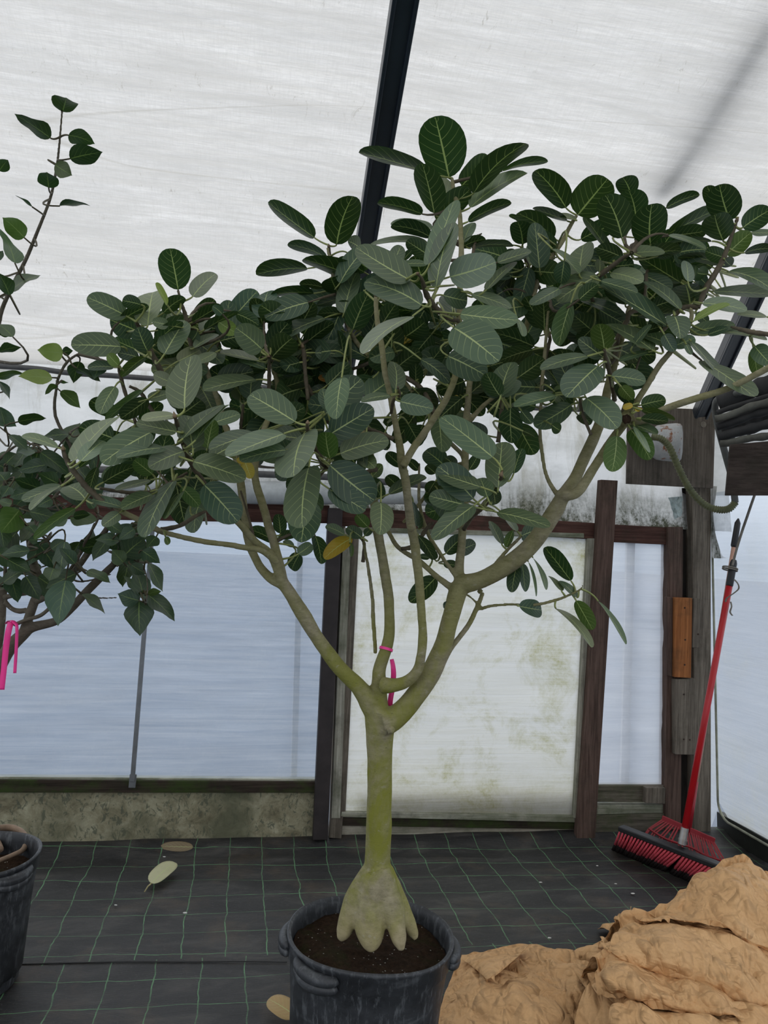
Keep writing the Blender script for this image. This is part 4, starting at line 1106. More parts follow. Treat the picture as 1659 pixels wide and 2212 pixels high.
   (1112,1362,1150,1470,78,'Y'),(1060,1350,1110,1370,40,'Y'),(90,1400,230,1310,50,'d'),(200,1400,150,1560,70,'d')]),
 (4, 1.95, [(370,850,138,775,62,'U'),(392,1092,142,1190,82,'u'),(390,1100,195,1252,42,'u'),(782,1232,588,1183,66,'u'),(482,1240,218,1435,72,'g'),(1112,1065,928,1425,125,'u'),
   (1170,1130,1062,1305,52,'u'),(1308,1088,1522,1325,215,'k'),(972,1150,775,1242,92,'u'),(962,1058,738,1122,46,'u'),(762,1270,655,1352,84,'u'),(1060,1420,1080,1470,40,'g')]),
]
def crown_points(B, T):
    out = []
    for Z0, Z1, pts in B:
        for i, p in enumerate(smooth_path([tuple(p) for p in pts], 4)):
            k = i / (4 * (len(pts) - 1)); out.append((p[0], p[1], Z0 + (Z1 - Z0) * k))
    for c, Z0, Z1, pts in T:
        sp = smooth_path([cv(c, p[0], p[1]) + (p[2],) for p in pts], 4)
        for i, p in enumerate(sp):
            k = i / (len(sp) - 1); out.append((p[0], p[1], Z0 + (Z1 - Z0) * k))
    return out
def branch_mesh(B, jitter=0.0):
    mb = MB()
    for Z0, Z1, pts in B:
        sp = smooth_path([tuple(p) for p in pts], 5); n = len(sp)
        P = []; R = []
        for i, (x, y, r) in enumerate(sp):
            Z = Z0 + (Z1 - Z0) * i / (n - 1)
            P.append(at(x, y, Z)); R.append(max(0.4, r) / FPX * Z)
        mb.tube(P, R, 12)
    return mb
def twig_mesh(T, k=1.0):
    mb = MB()
    for c, Z0, Z1, pts in T:
        sp = smooth_path([cv(c, p[0], p[1]) + (p[2],) for p in pts], 5); n = len(sp)
        P = []; R = []
        for i, (x, y, r) in enumerate(sp):
            Z = Z0 + (Z1 - Z0) * i / (n - 1)
            P.append(at(x, y, Z)); rr = r * k * (1.0 + (0.16 if i % 3 == 0 else 0))
            R.append(max(0.5, rr) / FPX * Z)
        mb.tube(P, R, 8)
    return mb
def remesh(o, vox, sm=4):
    r = o.modifiers.new('remesh', 'REMESH'); r.mode = 'VOXEL'; r.voxel_size = vox; r.use_smooth_shade = True
    s = o.modifiers.new('smooth', 'SMOOTH'); s.factor = 0.5; s.iterations = sm
    return o

# ---------------------------------------------------------------- the tall potted fig
POTC = at(795, 1995, 2.27); POTC.z = 0
print('pot centre', POTC)
tree = empty('potted_fig_tree', Vector((POTC.x, POTC.y, 0)), 'tall mossy-trunked fig tree with large oval leaves in the black pot at centre', 'potted tree')
tb = branch_mesh(MAIN)
# root flare
RZ = 0.375
roots = [[(803,1880,22),(787,1915,28),(769,1948,28),(757,1975,24),(748,1998,20),(742,2015,16),(737,2026,9)],
         [(808,1890,27),(801,1935,32),(800,1972,34),(800,2000,32),(801,2020,28),(802,2036,21),(802,2046,10)],
         [(822,1880,24),(834,1930,28),(846,1962,26),(853,1990,22),(858,2012,18),(863,2034,14),(867,2050,7)],
         [(828,1880,22),(846,1925,24),(862,1955,20),(875,1980,17),(886,2000,14),(894,2016,11),(897,2026,6)],
         [(815,1900,24),(830,1935,28),(856,1968,20),(866,1985,14),(872,1996,7)],
         [(806,1905,24),(785,1950,26),(778,1975,20),(774,1990,12)],
         [(815,1900,24),(830,1930,24),(845,1950,16),(855,1965,10)]]
zs = [(2.27, 2.19), (2.25, 2.14), (2.25, 2.14), (2.27, 2.19), (2.25, 2.2), (2.25, 2.2), (2.3, 2.38)]
for r_, z_ in zip(roots, zs):
    sp = smooth_path([tuple(p) for p in r_], 5)
    P = [at(x, y, z_[0] + (z_[1] - z_[0]) * i / (len(sp) - 1)) for i, (x, y, r) in enumerate(sp)]
    tb.tube(P, [r / FPX * 2.22 for x, y, r in sp], 12)
for i in range(len(tb.v)):
    p = tb.v[i]; d = noise.noise(p * 14) * 0.0035 + noise.noise(p * 40) * 0.0012
    tb.v[i] = p + Vector((d, d, d * 0.4))
trunk = tb.build('trunk', M['bark'], smooth=True); put(trunk, tree); remesh(trunk, 0.0042, 5)
for t1_ in TWIGS:
    put(twig_mesh([t1_]).build('twig', M['twig'], smooth=True), tree)
# knot and stub scars
def blob(c, r, mat, name, parent, sq=(1, 1, 1), seed=0, sub=3, amp=0.15):
    bm = bmesh.new(); bmesh.ops.create_icosphere(bm, subdivisions=sub, radius=1.0)
    for v in bm.verts:
        v.co = v.co * (1 + amp * noise.noise(v.co * 2.2 + Vector((seed, 0, 0))))
        v.co = Vector((v.co.x * sq[0], v.co.y * sq[1], v.co.z * sq[2])) * r + c
    me = bpy.data.meshes.new(name); bm.to_mesh(me); bm.free(); me.materials.append(mat)
    me.polygons.foreach_set('use_smooth', [True] * len(me.polygons))
    o = bpy.data.objects.new(name, me); COL.objects.link(o)
    if parent: put(o, parent)
    return o
blob(at(1353, 904, 2.03), 0.021, M['bark'], 'branch_knot', tree, amp=0.4)
kn = blob(at(1353, 905, 2.012), 0.0125, m_plain('dark_knot_hole', (0.035, 0.02, 0.012), 0.9, 0.2, 0, 0.6, 60, 0.6), 'knot_scar', tree, (1, .5, 1), 3, amp=0.3)
for (x, y, Z, r) in ((888, 1139, 2.095, 0.012), (843, 1576, 2.22, 0.012), (1037, 1277, 2.33, 0.008)):
    blob(at(x, y, Z), r, M['bark'], 'branch_knot', tree, amp=0.3, seed=x)

F = Foliage(); rl = random.Random(11)
BP = crown_points(MAIN[1:], TWIGS)
special = []
for c, Z, L in LV:
    s_ = CR[c][2]
    for (bx, by, tx, ty, wd, tone) in L:
        x0, y0 = cv(c, bx, by); x1, y1 = cv(c, tx, ty)
        zz = Z + rl.uniform(-0.03, 0.03)
        if tone in ('Y', 'B') or (tone == 'G' and c == 6):
            special.append((x0, y0, x1, y1, wd * s_, 'Y' if tone == 'G' else tone, zz)); continue
        place_leaf(F, x0, y0, x1, y1, wd * s_, tone, zz, 'oval', rl, BP)
# the dense inner crown
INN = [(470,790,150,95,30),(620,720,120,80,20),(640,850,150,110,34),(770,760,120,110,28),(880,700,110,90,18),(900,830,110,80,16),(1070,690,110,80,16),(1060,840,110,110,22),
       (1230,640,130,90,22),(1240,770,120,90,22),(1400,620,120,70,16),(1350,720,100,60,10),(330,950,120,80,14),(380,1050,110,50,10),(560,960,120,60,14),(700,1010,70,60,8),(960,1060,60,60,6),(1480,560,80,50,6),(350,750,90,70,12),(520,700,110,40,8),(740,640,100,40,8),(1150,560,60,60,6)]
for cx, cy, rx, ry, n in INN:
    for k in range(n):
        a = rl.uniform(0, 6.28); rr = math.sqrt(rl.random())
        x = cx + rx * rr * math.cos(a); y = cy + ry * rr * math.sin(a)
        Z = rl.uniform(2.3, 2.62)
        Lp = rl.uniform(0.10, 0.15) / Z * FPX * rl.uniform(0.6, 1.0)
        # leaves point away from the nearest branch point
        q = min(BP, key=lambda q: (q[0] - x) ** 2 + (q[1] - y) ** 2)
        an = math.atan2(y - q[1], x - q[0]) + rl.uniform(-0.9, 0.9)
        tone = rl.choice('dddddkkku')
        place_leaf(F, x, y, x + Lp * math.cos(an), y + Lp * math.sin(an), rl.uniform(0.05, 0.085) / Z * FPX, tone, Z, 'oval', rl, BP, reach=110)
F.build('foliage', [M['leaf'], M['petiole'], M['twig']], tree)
for (x0, y0, x1, y1, wd, tone, Z) in special:
    G = Foliage(); place_leaf(G, x0, y0, x1, y1, wd, tone, Z, 'oval', rl, BP, 60)
    o = G.build('leaf', [M['leaf'], M['petiole'], M['twig']], tree); o['label'] = 'yellow leaf' if tone == 'Y' else 'brown withered leaf'
# pointed buds at the shoot tips
M['bud'] = m_plain('brown_bud', (0.16, 0.11, 0.06), 0.6)
for c, x, y, x2, y2, Z in ((2,912,935,905,925,1.79),(2,428,790,428,770,2.42),(3,1468,385,1485,355,2.12),(6,527,790,530,765,1.80),(5,682,1095,672,1055,1.81),(8,655,620,668,582,1.87),(4,405,870,400,832,1.9),(6,500,320,490,285,2.3),(5,1258,720,1256,695,2.12),(3,352,1080,350,1045,2.36)):
    p = cv(c, x, y); q = cv(c, x2, y2)
    bd = MB(); bd.tube([at(p[0], p[1], Z), at((p[0]*2+q[0])/3, (p[1]*2+q[1])/3, Z), at(q[0], q[1], Z)], [0.005, 0.0052, 0.0008], 8)
    put(bd.build('bud', M['bud'], smooth=True), tree)

# ---------------------------------------------------------------- pots
def lathe(prof, n=72, closed=False):
    mb = MB(); vs = []
    for r, z in prof:
        for j in range(n):
            a = 2 * math.pi * j / n; vs.append(Vector((r * math.cos(a), r * math.sin(a), z)))
    fs = []
    for i in range(len(prof) - 1):
        for j in range(n): fs.append((i * n + j, i * n + (j + 1) % n, (i + 1) * n + (j + 1) % n, (i + 1) * n + j))
    mb.add(vs, fs); return mb
def xform(mb, mat):
    mb.v = [mat @ v for v in mb.v]; return mb
def make_pot(parent, C, R, H, tilt, mat, grips, rim_drop=0.045, holes=False, soil_z=None):
    Rb = R * 0.80
    prof = [(0.0, 0.004), (Rb * 0.97, 0.004), (Rb, 0.012)]
    for k in range(1, 9): prof.append((Rb + (R * 0.955 - Rb) * k / 9, 0.012 + (H - 0.06 - 0.012) * k / 9))
    prof += [(R * 0.955, H - 0.062), (R * 0.985, H - 0.052), (R * 0.99, H - 0.012), (R * 1.005, H - 0.008), (R * 1.01, H), (R * 0.985, H + 0.004), (R * 0.955, H - 0.002), (R * 0.945, H - 0.03), (R * 0.93, H - 0.09), (R * 0.85, 0.05), (0.0, 0.05)]
    mb = lathe(prof, 96)
    for i, v in enumerate(mb.v):   # slightly out of round
        d = 1 + 0.012 * math.sin(2 * math.atan2(v.y, v.x) + 0.6) * (v.z / H); mb.v[i] = Vector((v.x * d, v.y * d, v.z + 0.004 * math.sin(3 * math.atan2(v.y, v.x)) * (v.z / H)))
    mat4 = Matrix.Translation(C) @ tilt
    xform(mb, mat4); p = mb.build('pot', mat, smooth=True); put(p, parent)
    for ang in grips:   # moulded hand grips below the rim
        g = MB(); pts = []; rad = []
        for k in range(25):
            t_ = k / 24; a = ang + (t_ - 0.5) * 0.62
            bul = math.sin(math.pi * t_) ** 0.5
            pts.append(Vector((math.cos(a), math.sin(a), 0)) * (R * (0.99 + 0.055 * bul)) + Vector((0, 0, H - 0.022 - 0.012 * bul)))
            rad.append(0.010 + 0.008 * bul)
        g.tube(pts, rad, 10)
        pts = [q - Vector((0, 0, 0.02)) for q in pts]; g.tube(pts, [r * 0.9 for r in rad], 10)
        xform(g, mat4); put(g.build('grip', mat, smooth=True), parent)
    if holes:
        hm = m_plain('hole_dark_plastic', (0.006, 0.006, 0.006), 0.9)
        for k in range(14):
            hb = MB()
            a = k * 2 * math.pi / 14; c = Vector((math.cos(a), math.sin(a), 0)) * Rb * 1.004 + Vector((0, 0, 0.045))
            n_ = Vector((math.cos(a), math.sin(a), 0)); hb.tube([c - n_ * 0.004, c + n_ * 0.003], 0.013, 10)
            xform(hb, mat4); put(hb.build('drain_hole', hm), p)
    # soil
    sz = soil_z; sm_ = MB(); rows = []
    for i in range(24):
        rr = R * 0.93 * i / 23; row = []
        for j in range(73):
            a = 2 * math.pi * j / 72; x, y = rr * math.cos(a), rr * math.sin(a)
            z = sz + 0.014 * noise.noise(Vector((x * 9, y * 9, 1))) + 0.006 * noise.noise(Vector((x * 40, y * 40, 2))) + 0.012 * (1 - rr / R)
            row.append(mat4 @ Vector((x, y, z)))
        rows.append(row)
    sm_.grid(rows); put(sm_.build('soil', M['soil'], smooth=True), parent)
    return p
M['soil'] = m_soil(); M['pot'] = m_pot('scuffed_black_plastic'); M['pot2'] = m_pot('dusty_black_plastic')
tilt = Matrix.Rotation(math.radians(2.2), 4, 'Y')
make_pot(tree, Vector((POTC.x - 0.008, POTC.y + 0.005, 0.0)), 0.237, 0.452, tilt, M['pot'], (math.radians(178), math.radians(2), math.radians(-128)), soil_z=0.402)
# thin root lying on the soil, perlite crumbs
b = MB()
rp = [(742,2068,2.17),(770,2056,2.16),(790,2046,2.15),(806,2044,2.15),(812,2052,2.14),(806,2058,2.14)]
b.tube([Vector(p) for p in smooth_path([tuple(onz(x, y, 0.40)) for x, y, z in rp], 5)], 0.0028, 6)
put(b.build('surface_root', m_plain('tan_root', (0.26, 0.19, 0.12), 0.8, 0.2, 0, 0.3, 50)), tree)

# ---------------------------------------------------------------- the smaller tree at the left
LT = [
 (2.72, 2.70, [(-32,1790,15),(-30,1700,14),(-26,1620,13),(-20,1540,13),(-12,1460,13),(-5,1410,12)]),
 (2.70, 2.66, [(-22,1475,15),(0,1440,13),(20,1400,15),(50,1370,13),(70,1355,11),(120,1342,9),(150,1318,9),(190,1275,9),(225,1240,8.5),(250,1215,7)]),
 (2.72, 2.75, [(-10,1430,10),(2,1350,9),(5,1290,9),(10,1265,9),(28,1240,7),(38,1200,6.5),(32,1150,5.5)]),
 (2.68, 2.74, [(48,1375,11),(62,1335,10),(75,1298,10),(88,1272,10),(80,1240,10),(72,1215,9),(66,1180,8),(60,1140,6)]),
 (2.68, 2.62, [(78,1300,7),(108,1284,7),(135,1258,7),(168,1225,7),(200,1180,7),(226,1150,6.5),(236,1128,5)]),
 (2.7, 2.66, [(8,1290,6),(42,1284,5),(80,1276,5),(125,1258,4.5),(148,1235,4),(180,1185,4),(205,1130,3)]),
 (2.66, 2.60, [(30,1350,4.5),(60,1338,4.5),(90,1328,4.5),(118,1300,4),(124,1272,4),(130,1240,3.5),(138,1200,3)]),
 (2.7, 2.7, [(10,1300,6),(26,1315,5),(42,1320,6),(58,1318,6)]),
 (2.70, 2.28, [(-20,1300,6),(-10,1000,6),(-8,780,6),(0,684,5),(27,618,4.6),(57,558,4.4),(81,500,4),(108,430,3.6),(121,370,3.4),(128,315,3),(134,240,2.6)]),
 (2.6, 2.5, [(160,1235,3),(175,1190,3.5),(190,1160,3.5),(212,1120,3),(210,1095,3)]),
 (2.7, 2.5, [(10,1265,4),(14,1120,4),(8,1080,4.5),(12,1030,4.5),(15,1005,3)]),
 (2.66, 2.45, [(245,1215,4),(262,1178,4),(280,1150,4),(285,1130,3)]),
 (2.66, 2.5, [(196,1290,2.5),(225,1292,2.2),(252,1291,2)]),
 (2.6, 2.55, [(100,1200,3),(140,1240,3),(170,1256,2.6),(210,1250,2.4),(240,1240,2)]),
 (2.5, 2.3, [(240,1215,3),(290,1210,2.5),(315,1240,2.3),(318,1285,2.2),(310,1300,2)]),
 (2.6, 2.5, [(-10,1000,4),(40,960,3),(90,960,3),(140,940,2.5)]),
 (2.6, 2.45, [(124,1240,3.5),(110,1180,3),(80,1140,3),(70,1060,3),(100,1000,2.5),(150,935,2.5)]),
 (2.5, 2.35, [(60,1180,4),(100,1100,4),(160,1000,4),(120,900,4),(122,838,3.5),(128,812,3.5),(145,782,3.5),(168,765,3)]),
]
LLV = [
 (1, 2.30, [(400,182,425,92,158,'d'),(322,350,92,195,102,'d'),(438,332,608,388,108,'d'),(448,482,658,440,132,'d'),(352,520,462,590,112,'u'),(312,668,300,568,130,'d'),(205,790,95,715,16,'d'),
   (382,785,580,785,36,'d'),(155,988,15,858,132,'g'),(95,1150,0,930,90,'u'),(60,1355,-20,1205,92,'d'),(58,1332,262,1228,72,'u'),(82,1622,-10,1540,82,'u'),(-5,1718,140,1690,60,'d'),(-5,560,52,490,82,'d'),(-20,1130,20,1070,50,'k'),(-10,1600,85,1610,50,'d')]),
 (4, 2.36, [(402,245,238,225,122,'G'),(332,402,115,395,98,'G'),(-20,405,158,378,52,'g'),(510,300,470,438,102,'d'),(490,342,645,428,60,'d'),(388,490,515,598,85,'g'),(362,450,288,512,42,'g'),
   (400,240,468,230,60,'d'),(640,300,600,415,105,'k'),(-5,425,62,542,42,'k'),(115,685,297,662,72,'d'),(380,430,440,435,18,'g'),(700,330,560,350,60,'k')]),
 (4, 2.42, [(440,765,268,782,66,'k'),(62,770,178,868,72,'k'),(520,760,600,690,85,'k'),(30,700,0,600,60,'k'),(40,952,110,888,92,'k'),(225,882,108,880,46,'U'),(260,880,448,1025,112,'k'),
   (480,932,420,800,92,'k'),(300,960,110,1000,95,'k'),(370,1080,240,1010,90,'d'),(250,1110,90,1050,85,'d'),(125,1250,5,1395,175,'g'),(75,1212,-10,1188,62,'u'),(190,1260,365,1310,100,'k'),
   (420,1285,235,1370,110,'u'),(470,1290,580,1280,62,'d'),(415,1452,385,1665,112,'k'),(762,1450,608,1440,74,'k'),(795,1542,930,1430,165,'k'),(790,1585,715,1500,100,'u'),
   (912,1510,1025,1590,95,'k'),(840,1600,940,1660,80,'k'),(190,1510,-5,1540,72,'k'),(160,1580,50,1640,90,'k'),(180,1350,230,1410,70,'k'),(240,1440,180,1440,60,'k'),(30,1060,-30,1000,90,'k'),
   (60,1100,10,1170,80,'k'),(190,1130,60,1170,90,'k'),(330,1180,240,1230,90,'k'),(600,1240,560,1170,60,'k'),(760,1400,850,1340,80,'k'),(1000,1420,940,1490,90,'k'),(690,1330,790,1400,80,'k'),(860,1370,760,1440,80,'k'),(330,1500,420,1440,80,'k')]),
 (7, 2.40, [(490,185,432,528,205,'k'),(610,290,785,438,68,'u'),(650,115,825,205,82,'u'),(1072,328,990,68,125,'k'),(1035,335,878,285,135,'k'),(1010,252,922,150,62,'u'),(1040,340,1045,602,200,'k'),
   (1108,295,1305,492,125,'k'),(1105,288,1205,268,58,'g'),(1110,60,1215,272,92,'k'),(400,95,365,192,125,'u'),(60,30,230,120,110,'k'),(900,60,990,-20,120,'k'),(1000,30,870,-10,90,'u'),(-20,100,30,110,40,'k'),(560,60,440,-60,90,'k')]),
]
LC = at(-60, 1800, 2.72); LC.z = 0
ltree = empty('potted_fig_tree', Vector((LC.x, LC.y, 0)), 'smaller fig tree with pointed wavy leaves in the black pot cut by the left edge', 'potted tree')
lb = branch_mesh(LT)
ltr = lb.build('trunk', M['bark_left'], smooth=True); put(ltr, ltree); remesh(ltr, 0.0036, 3)
F = Foliage(); r2 = random.Random(5); BL = crown_points(LT, [])
for c, Z, L in LLV:
    s_ = CR[c][2]
    for (bx, by, tx, ty, wd, tone) in L:
        x0, y0 = cv(c, bx, by); x1, y1 = cv(c, tx, ty)
        place_leaf(F, x0, y0, x1, y1, wd * s_, tone, Z + r2.uniform(-0.04, 0.04), 'wavy', r2, BL, reach=75)
for cx, cy, rx, ry, n in ((60,1010,80,60,18),(150,1010,90,70,14),(70,1130,90,50,16),(230,1170,70,50,9),(20,1200,60,60,8),(110,1240,60,40,5),(-60,900,60,200,14),(290,1180,40,50,6),(-50,650,50,150,8)):
    for k in range(n):
        a = r2.uniform(0, 6.28); rr = math.sqrt(r2.random()); x = cx + rx * rr * math.cos(a); y = cy + ry * rr * math.sin(a)
        Z = r2.uniform(2.5, 2.8); Lp = r2.uniform(0.08, 0.115) / Z * FPX
        an = r2.uniform(0.2, 2.9) if r2.random() < 0.7 else r2.uniform(0, 6.28)
        place_leaf(F, x, y, x + Lp * math.cos(an), y + Lp * math.sin(an), r2.uniform(0.04, 0.07) / Z * FPX, r2.choice('dkkkku'), Z, 'wavy', r2, BL, reach=60)
F.build('foliage', [M['leaf_wavy'], M['petiole_dark'], M['bark_left']], ltree)
make_pot(ltree, LC, 0.222, 0.44, Matrix.Rotation(0.0, 4, 'Y'), M['pot2'], (math.radians(-25),), holes=True, soil_z=0.36)
b = MB()
for rp in ([(-60,1800,9),(-20,1792,8),(20,1788,8),(45,1797,8),(56,1815,7),(50,1835,6),(25,1848,5),(-10,1862,5)], [(-30,1760,14),(-20,1790,12),(-10,1815,10),(0,1835,8)], [(-32,1780,14),(-60,1810,12),(-80,1840,10)]):
    sp = smooth_path([tuple(onz(x, y, 0.40 if y > 1780 else 0.47)) + (r / FPX * 2.7,) for x, y, r in rp], 5)
    b.tube([Vector(p[:3]) for p in sp], [p[3] for p in sp], 10)
put(b.build('roots', m_plain('pale_brown_root', (0.26, 0.185, 0.13), 0.75, 0.2, 0, 0.35, 25, 0.3), smooth=True), ltree)

# ---------------------------------------------------------------- pink marking tapes
M['pink'] = m_plain('fluorescent_pink_tape', (1.0, 0.04, 0.30), 0.35, 0.5, 0, 0.04, 8, 0.0)
def ribbon(pts, wd, name='tape', parent=None, thick=0.0006):
    mb = MB(); sp = smooth_path(pts, 6); rows = []
    for i, (x, y, Z, tw_) in enumerate(sp):
        c = at(x, y, Z); d = Rv * math.cos(tw_) + Fv * math.sin(tw_)
        rows.append([c - d * wd / 2, c, c + d * wd / 2])
    mb.grid(rows); o = mb.build(name, M['pink'], parent, smooth=True)
    s_ = o.modifiers.new('solidify', 'SOLIDIFY'); s_.thickness = thick; return o
tp = empty('marking_tape', at(834, 1398, 2.27), 'pink marking tape tied round a branch of the tall central tree, tail hanging', 'tape')
c = at(834, 1402, 2.285); rows = []
bax = (at(838, 1386, 2.29) - at(829, 1420, 2.28)).normalized(); bs1 = bax.orthogonal().normalized(); bs2 = bax.cross(bs1)
for k in range(33):
    a = 2 * math.pi * k / 32; d = (bs1 * math.cos(a) + bs2 * math.sin(a)) * 0.0205
    rows.append([c + d - bax * 0.004, c + d + bax * 0.004])
b = MB(); b.grid(rows); o = b.build('band', M['pink'], smooth=True); put(o, tp)
o = ribbon([(846,1424,2.31,0.8),(849,1440,2.30,0.5),(850,1460,2.30,0.2),(847,1490,2.30,-0.2),(843,1515,2.30,-0.3),(842,1545,2.30,0.1)], 0.016, 'tail'); put(o, tp)
tp = empty('marking_tape', at(20, 1345, 2.60), 'pink marking tape with two tails tied on the left tree', 'tape')
put(ribbon([(24,1343,2.60,0.6),(18,1365,2.59,0.3),(13,1400,2.59,0.1),(8,1450,2.59,0.0),(3,1490,2.59,0.1)], 0.020, 'tail'), tp)
put(ribbon([(28,1345,2.60,0.9),(36,1352,2.59,0.6),(36,1380,2.59,0.5),(34,1420,2.59,0.6),(32,1454,2.59,0.3)], 0.010, 'tail'), tp)
put(ribbon([(14,1348,2.62,1.2),(20,1341,2.60,0.9),(28,1342,2.60,0.9),(36,1350,2.60,1.0)], 0.014, 'knot'), tp)
# ================================================================== BROWN PAPER
M['paper'] = m_paper()
def crumple(p, a):
    q = p + Vector((noise.noise(p * 5), noise.noise(p * 5 + Vector((7, 0, 0))), noise.noise(p * 5 + Vector((0, 9, 0))))) * 0.06
    s = 0.0
    for f, w_ in ((3.6, 1.0), (8.0, 0.5), (17.0, 0.12)):
        s += w_ * abs(noise.noise(q * f + Vector((f, 0, 0))))
    d = noise.voronoi(q * 7.0)[0]
    s += 0.5 * min(d[1] - d[0], 0.25)
    return a * (2.0 * s - 0.75)
def paper(rows, name, amp=0.02, res=(14, 10), thick=0.0012, parent=None):
    rr = [[tuple(c) for c in smooth_path([tuple(p) for p in r], res[0])] for r in rows]
    cols = list(zip(*rr)); cs = [smooth_path(list(c), res[1]) for c in cols]
    G = [[Vector(cs[i][j]) for i in range(len(cs))] for j in range(len(cs[0]))]
    H = len(G); W = len(G[0]); out = []
    for j in range(H):
        row = []
        for i in range(W):
            a = G[j][min(i + 1, W - 1)] - G[j][max(i - 1, 0)]; b_ = G[min(j + 1, H - 1)][i] - G[max(j - 1, 0)][i]
            n = a.cross(b_); n = n.normalized() if n.length > 1e-9 else Vector((0, 0, 1))
            if n.dot(CAM - G[j][i]) < 0: n = -n
            e = min(1.0, min(i, W - 1 - i) / 4 + 0.35)
            p = G[j][i] + n * crumple(G[j][i], amp) * e
            p.z = max(p.z, 0.006)
            row.append(p)
        out.append(row)
    b = MB(); b.grid(out); o = b.build(name, M['paper'], smooth=False)
    s_ = o.modifiers.new('solidify', 'SOLIDIFY'); s_.thickness = thick
    if parent: put(o, parent)
    return o
def R_(pts): return [at(*p) for p in pts]
def sh(row, dy, dz): return [Vector((p.x, p.y + dy, max(0.008, p.z + dz))) for p in row]
heap = empty('kraft_paper_heap', onz(1500, 2110, 0) , 'crumpled heap of brown kraft paper folded in layers at the lower right', 'paper')
r1 = R_([(1381,1984,2.80),(1423,1962,2.82),(1472,1935,2.85),(1517,1895,2.90),(1557,1874,2.93),(1601,1855,2.95),(1633,1873,2.93),(1700,1905,2.85)])
r2 = R_([(1384,1990,2.74),(1436,1980,2.75),(1492,1962,2.76),(1535,1935,2.76),(1575,1915,2.76),(1612,1915,2.76),(1650,1935,2.74),(1710,1965,2.70)])
r3 = R_([(1383,1987,2.70),(1430,1988,2.68),(1472,1989,2.66),(1520,1990,2.64),(1566,1996,2.62),(1610,2017,2.60),(1659,2045,2.58),(1720,2074,2.55)])
paper([[Vector((p.x, p.y + 0.5, 0.01)) for p in r1], sh(r1, 0.12, -0.10), r1, r2, r3, sh(r3, 0.09, -0.02)], 'paper_fold', 0.030, parent=heap)
r1 = R_([(1338,2004,2.74),(1352,1992,2.74),(1385,1986,2.74),(1440,1992,2.72),(1510,1994,2.70),(1566,2000,2.68),(1620,2024,2.65),(1720,2078,2.60)])
r2 = R_([(1320,2032,2.60),(1350,2030,2.58),(1400,2036,2.54),(1455,2048,2.51),(1515,2055,2.50),(1570,2078,2.48),(1625,2108,2.46),(1720,2155,2.44)])
r3 = R_([(1314,2052,2.56),(1362,2078,2.52),(1410,2097,2.49),(1468,2112,2.47),(1526,2120,2.46),(1566,2144,2.45),(1612,2174,2.43),(1720,2240,2.40)])
paper([sh(r1, 0.25, -0.2), sh(r1, 0.05, 0.0), r1, r2, r3, sh(r3, 0.10, -0.01)], 'paper_fold', 0.030, parent=heap)
r1 = R_([(1290,2085,2.55),(1320,2077,2.54),(1365,2082,2.52),(1410,2100,2.50),(1468,2114,2.48),(1526,2123,2.47),(1566,2147,2.46),(1640,2203,2.44)])
r2 = R_([(1283,2104,2.48),(1310,2108,2.43),(1360,2120,2.40),(1420,2138,2.38),(1480,2152,2.37),(1530,2160,2.36),(1570,2180,2.35),(1645,2235,2.34)])
r3 = R_([(1290,2147,2.46),(1325,2150,2.42),(1360,2152,2.39),(1410,2169,2.37),(1460,2182,2.36),(1500,2188,2.35),(1588,2192,2.34),(1650,2250,2.33)])
paper([sh(r1, 0.2, -0.15), sh(r1, 0.05, 0.0), r1, r2, r3, sh(r3, 0.08, -0.01)], 'paper_fold', 0.030, parent=heap)
r1 = R_([(1332,2176,2.42),(1348,2156,2.42),(1380,2156,2.41),(1410,2171,2.40),(1460,2184,2.39),(1500,2190,2.38),(1590,2192,2.37),(1700,2200,2.36)])
r2 = R_([(1322,2196,2.36),(1348,2194,2.33),(1400,2202,2.30),(1450,2212,2.29),(1500,2218,2.28),(1560,2226,2.27),(1630,2236,2.27),(1710,2246,2.26)])
r3 = R_([(1324,2290,2.34),(1350,2295,2.30),(1400,2300,2.27),(1450,2305,2.25),(1500,2310,2.24),(1560,2310,2.24),(1630,2310,2.24),(1710,2310,2.24)])
paper([sh(r1, 0.2, -0.12), sh(r1, 0.05, 0.0), r1, r2, r3, [Vector((p.x, p.y - 0.05, 0.01)) for p in r3]], 'paper_fold', 0.03, parent=heap)
# the darker inner skirt on the left flank
a = R_([(1288,2104,2.56),(1300,2128,2.54),(1345,2150,2.50),(1400,2160,2.50)])
b2 = R_([(1262,2140,2.52),(1290,2165,2.49),(1335,2178,2.46),(1400,2190,2.46)])
c2 = R_([(1240,2212,2.48),(1285,2222,2.44),(1330,2225,2.42),(1400,2230,2.42)])
d2 = [Vector((p.x, p.y - 0.02, 0.01)) for p in R_([(1230,2290,2.44),(1285,2300,2.42),(1330,2300,2.4),(1400,2300,2.4)])]
paper([sh(a, 0.1, -0.05), a, b2, c2, d2], 'paper_skirt', 0.012, parent=heap)
# inner mass that carries the folds down to the floor
mb = []
cen = [(1500, 2060, 0.30), (1560, 2000, 0.36)]
rows = []
for k in range(9):
    t_ = k / 8; row = []
    for q in range(25):
        a_ = 2 * math.pi * q / 24
        cx_, cy_ = onz(1560, 2120, 0).x, onz(1560, 2120, 0).y
        rr = (1 - t_) ** 0.6
        hgt = 0.22 * (1 - (1 - t_) ** 2)
        row.append(Vector((cx_ + 0.15 + 0.40 * rr * math.cos(a_), cy_ + 0.05 + 0.26 * rr * math.sin(a_), 0.008 + hgt)))
    rows.append(row)
paper(rows, 'paper_core', 0.02, (1, 3), parent=heap)
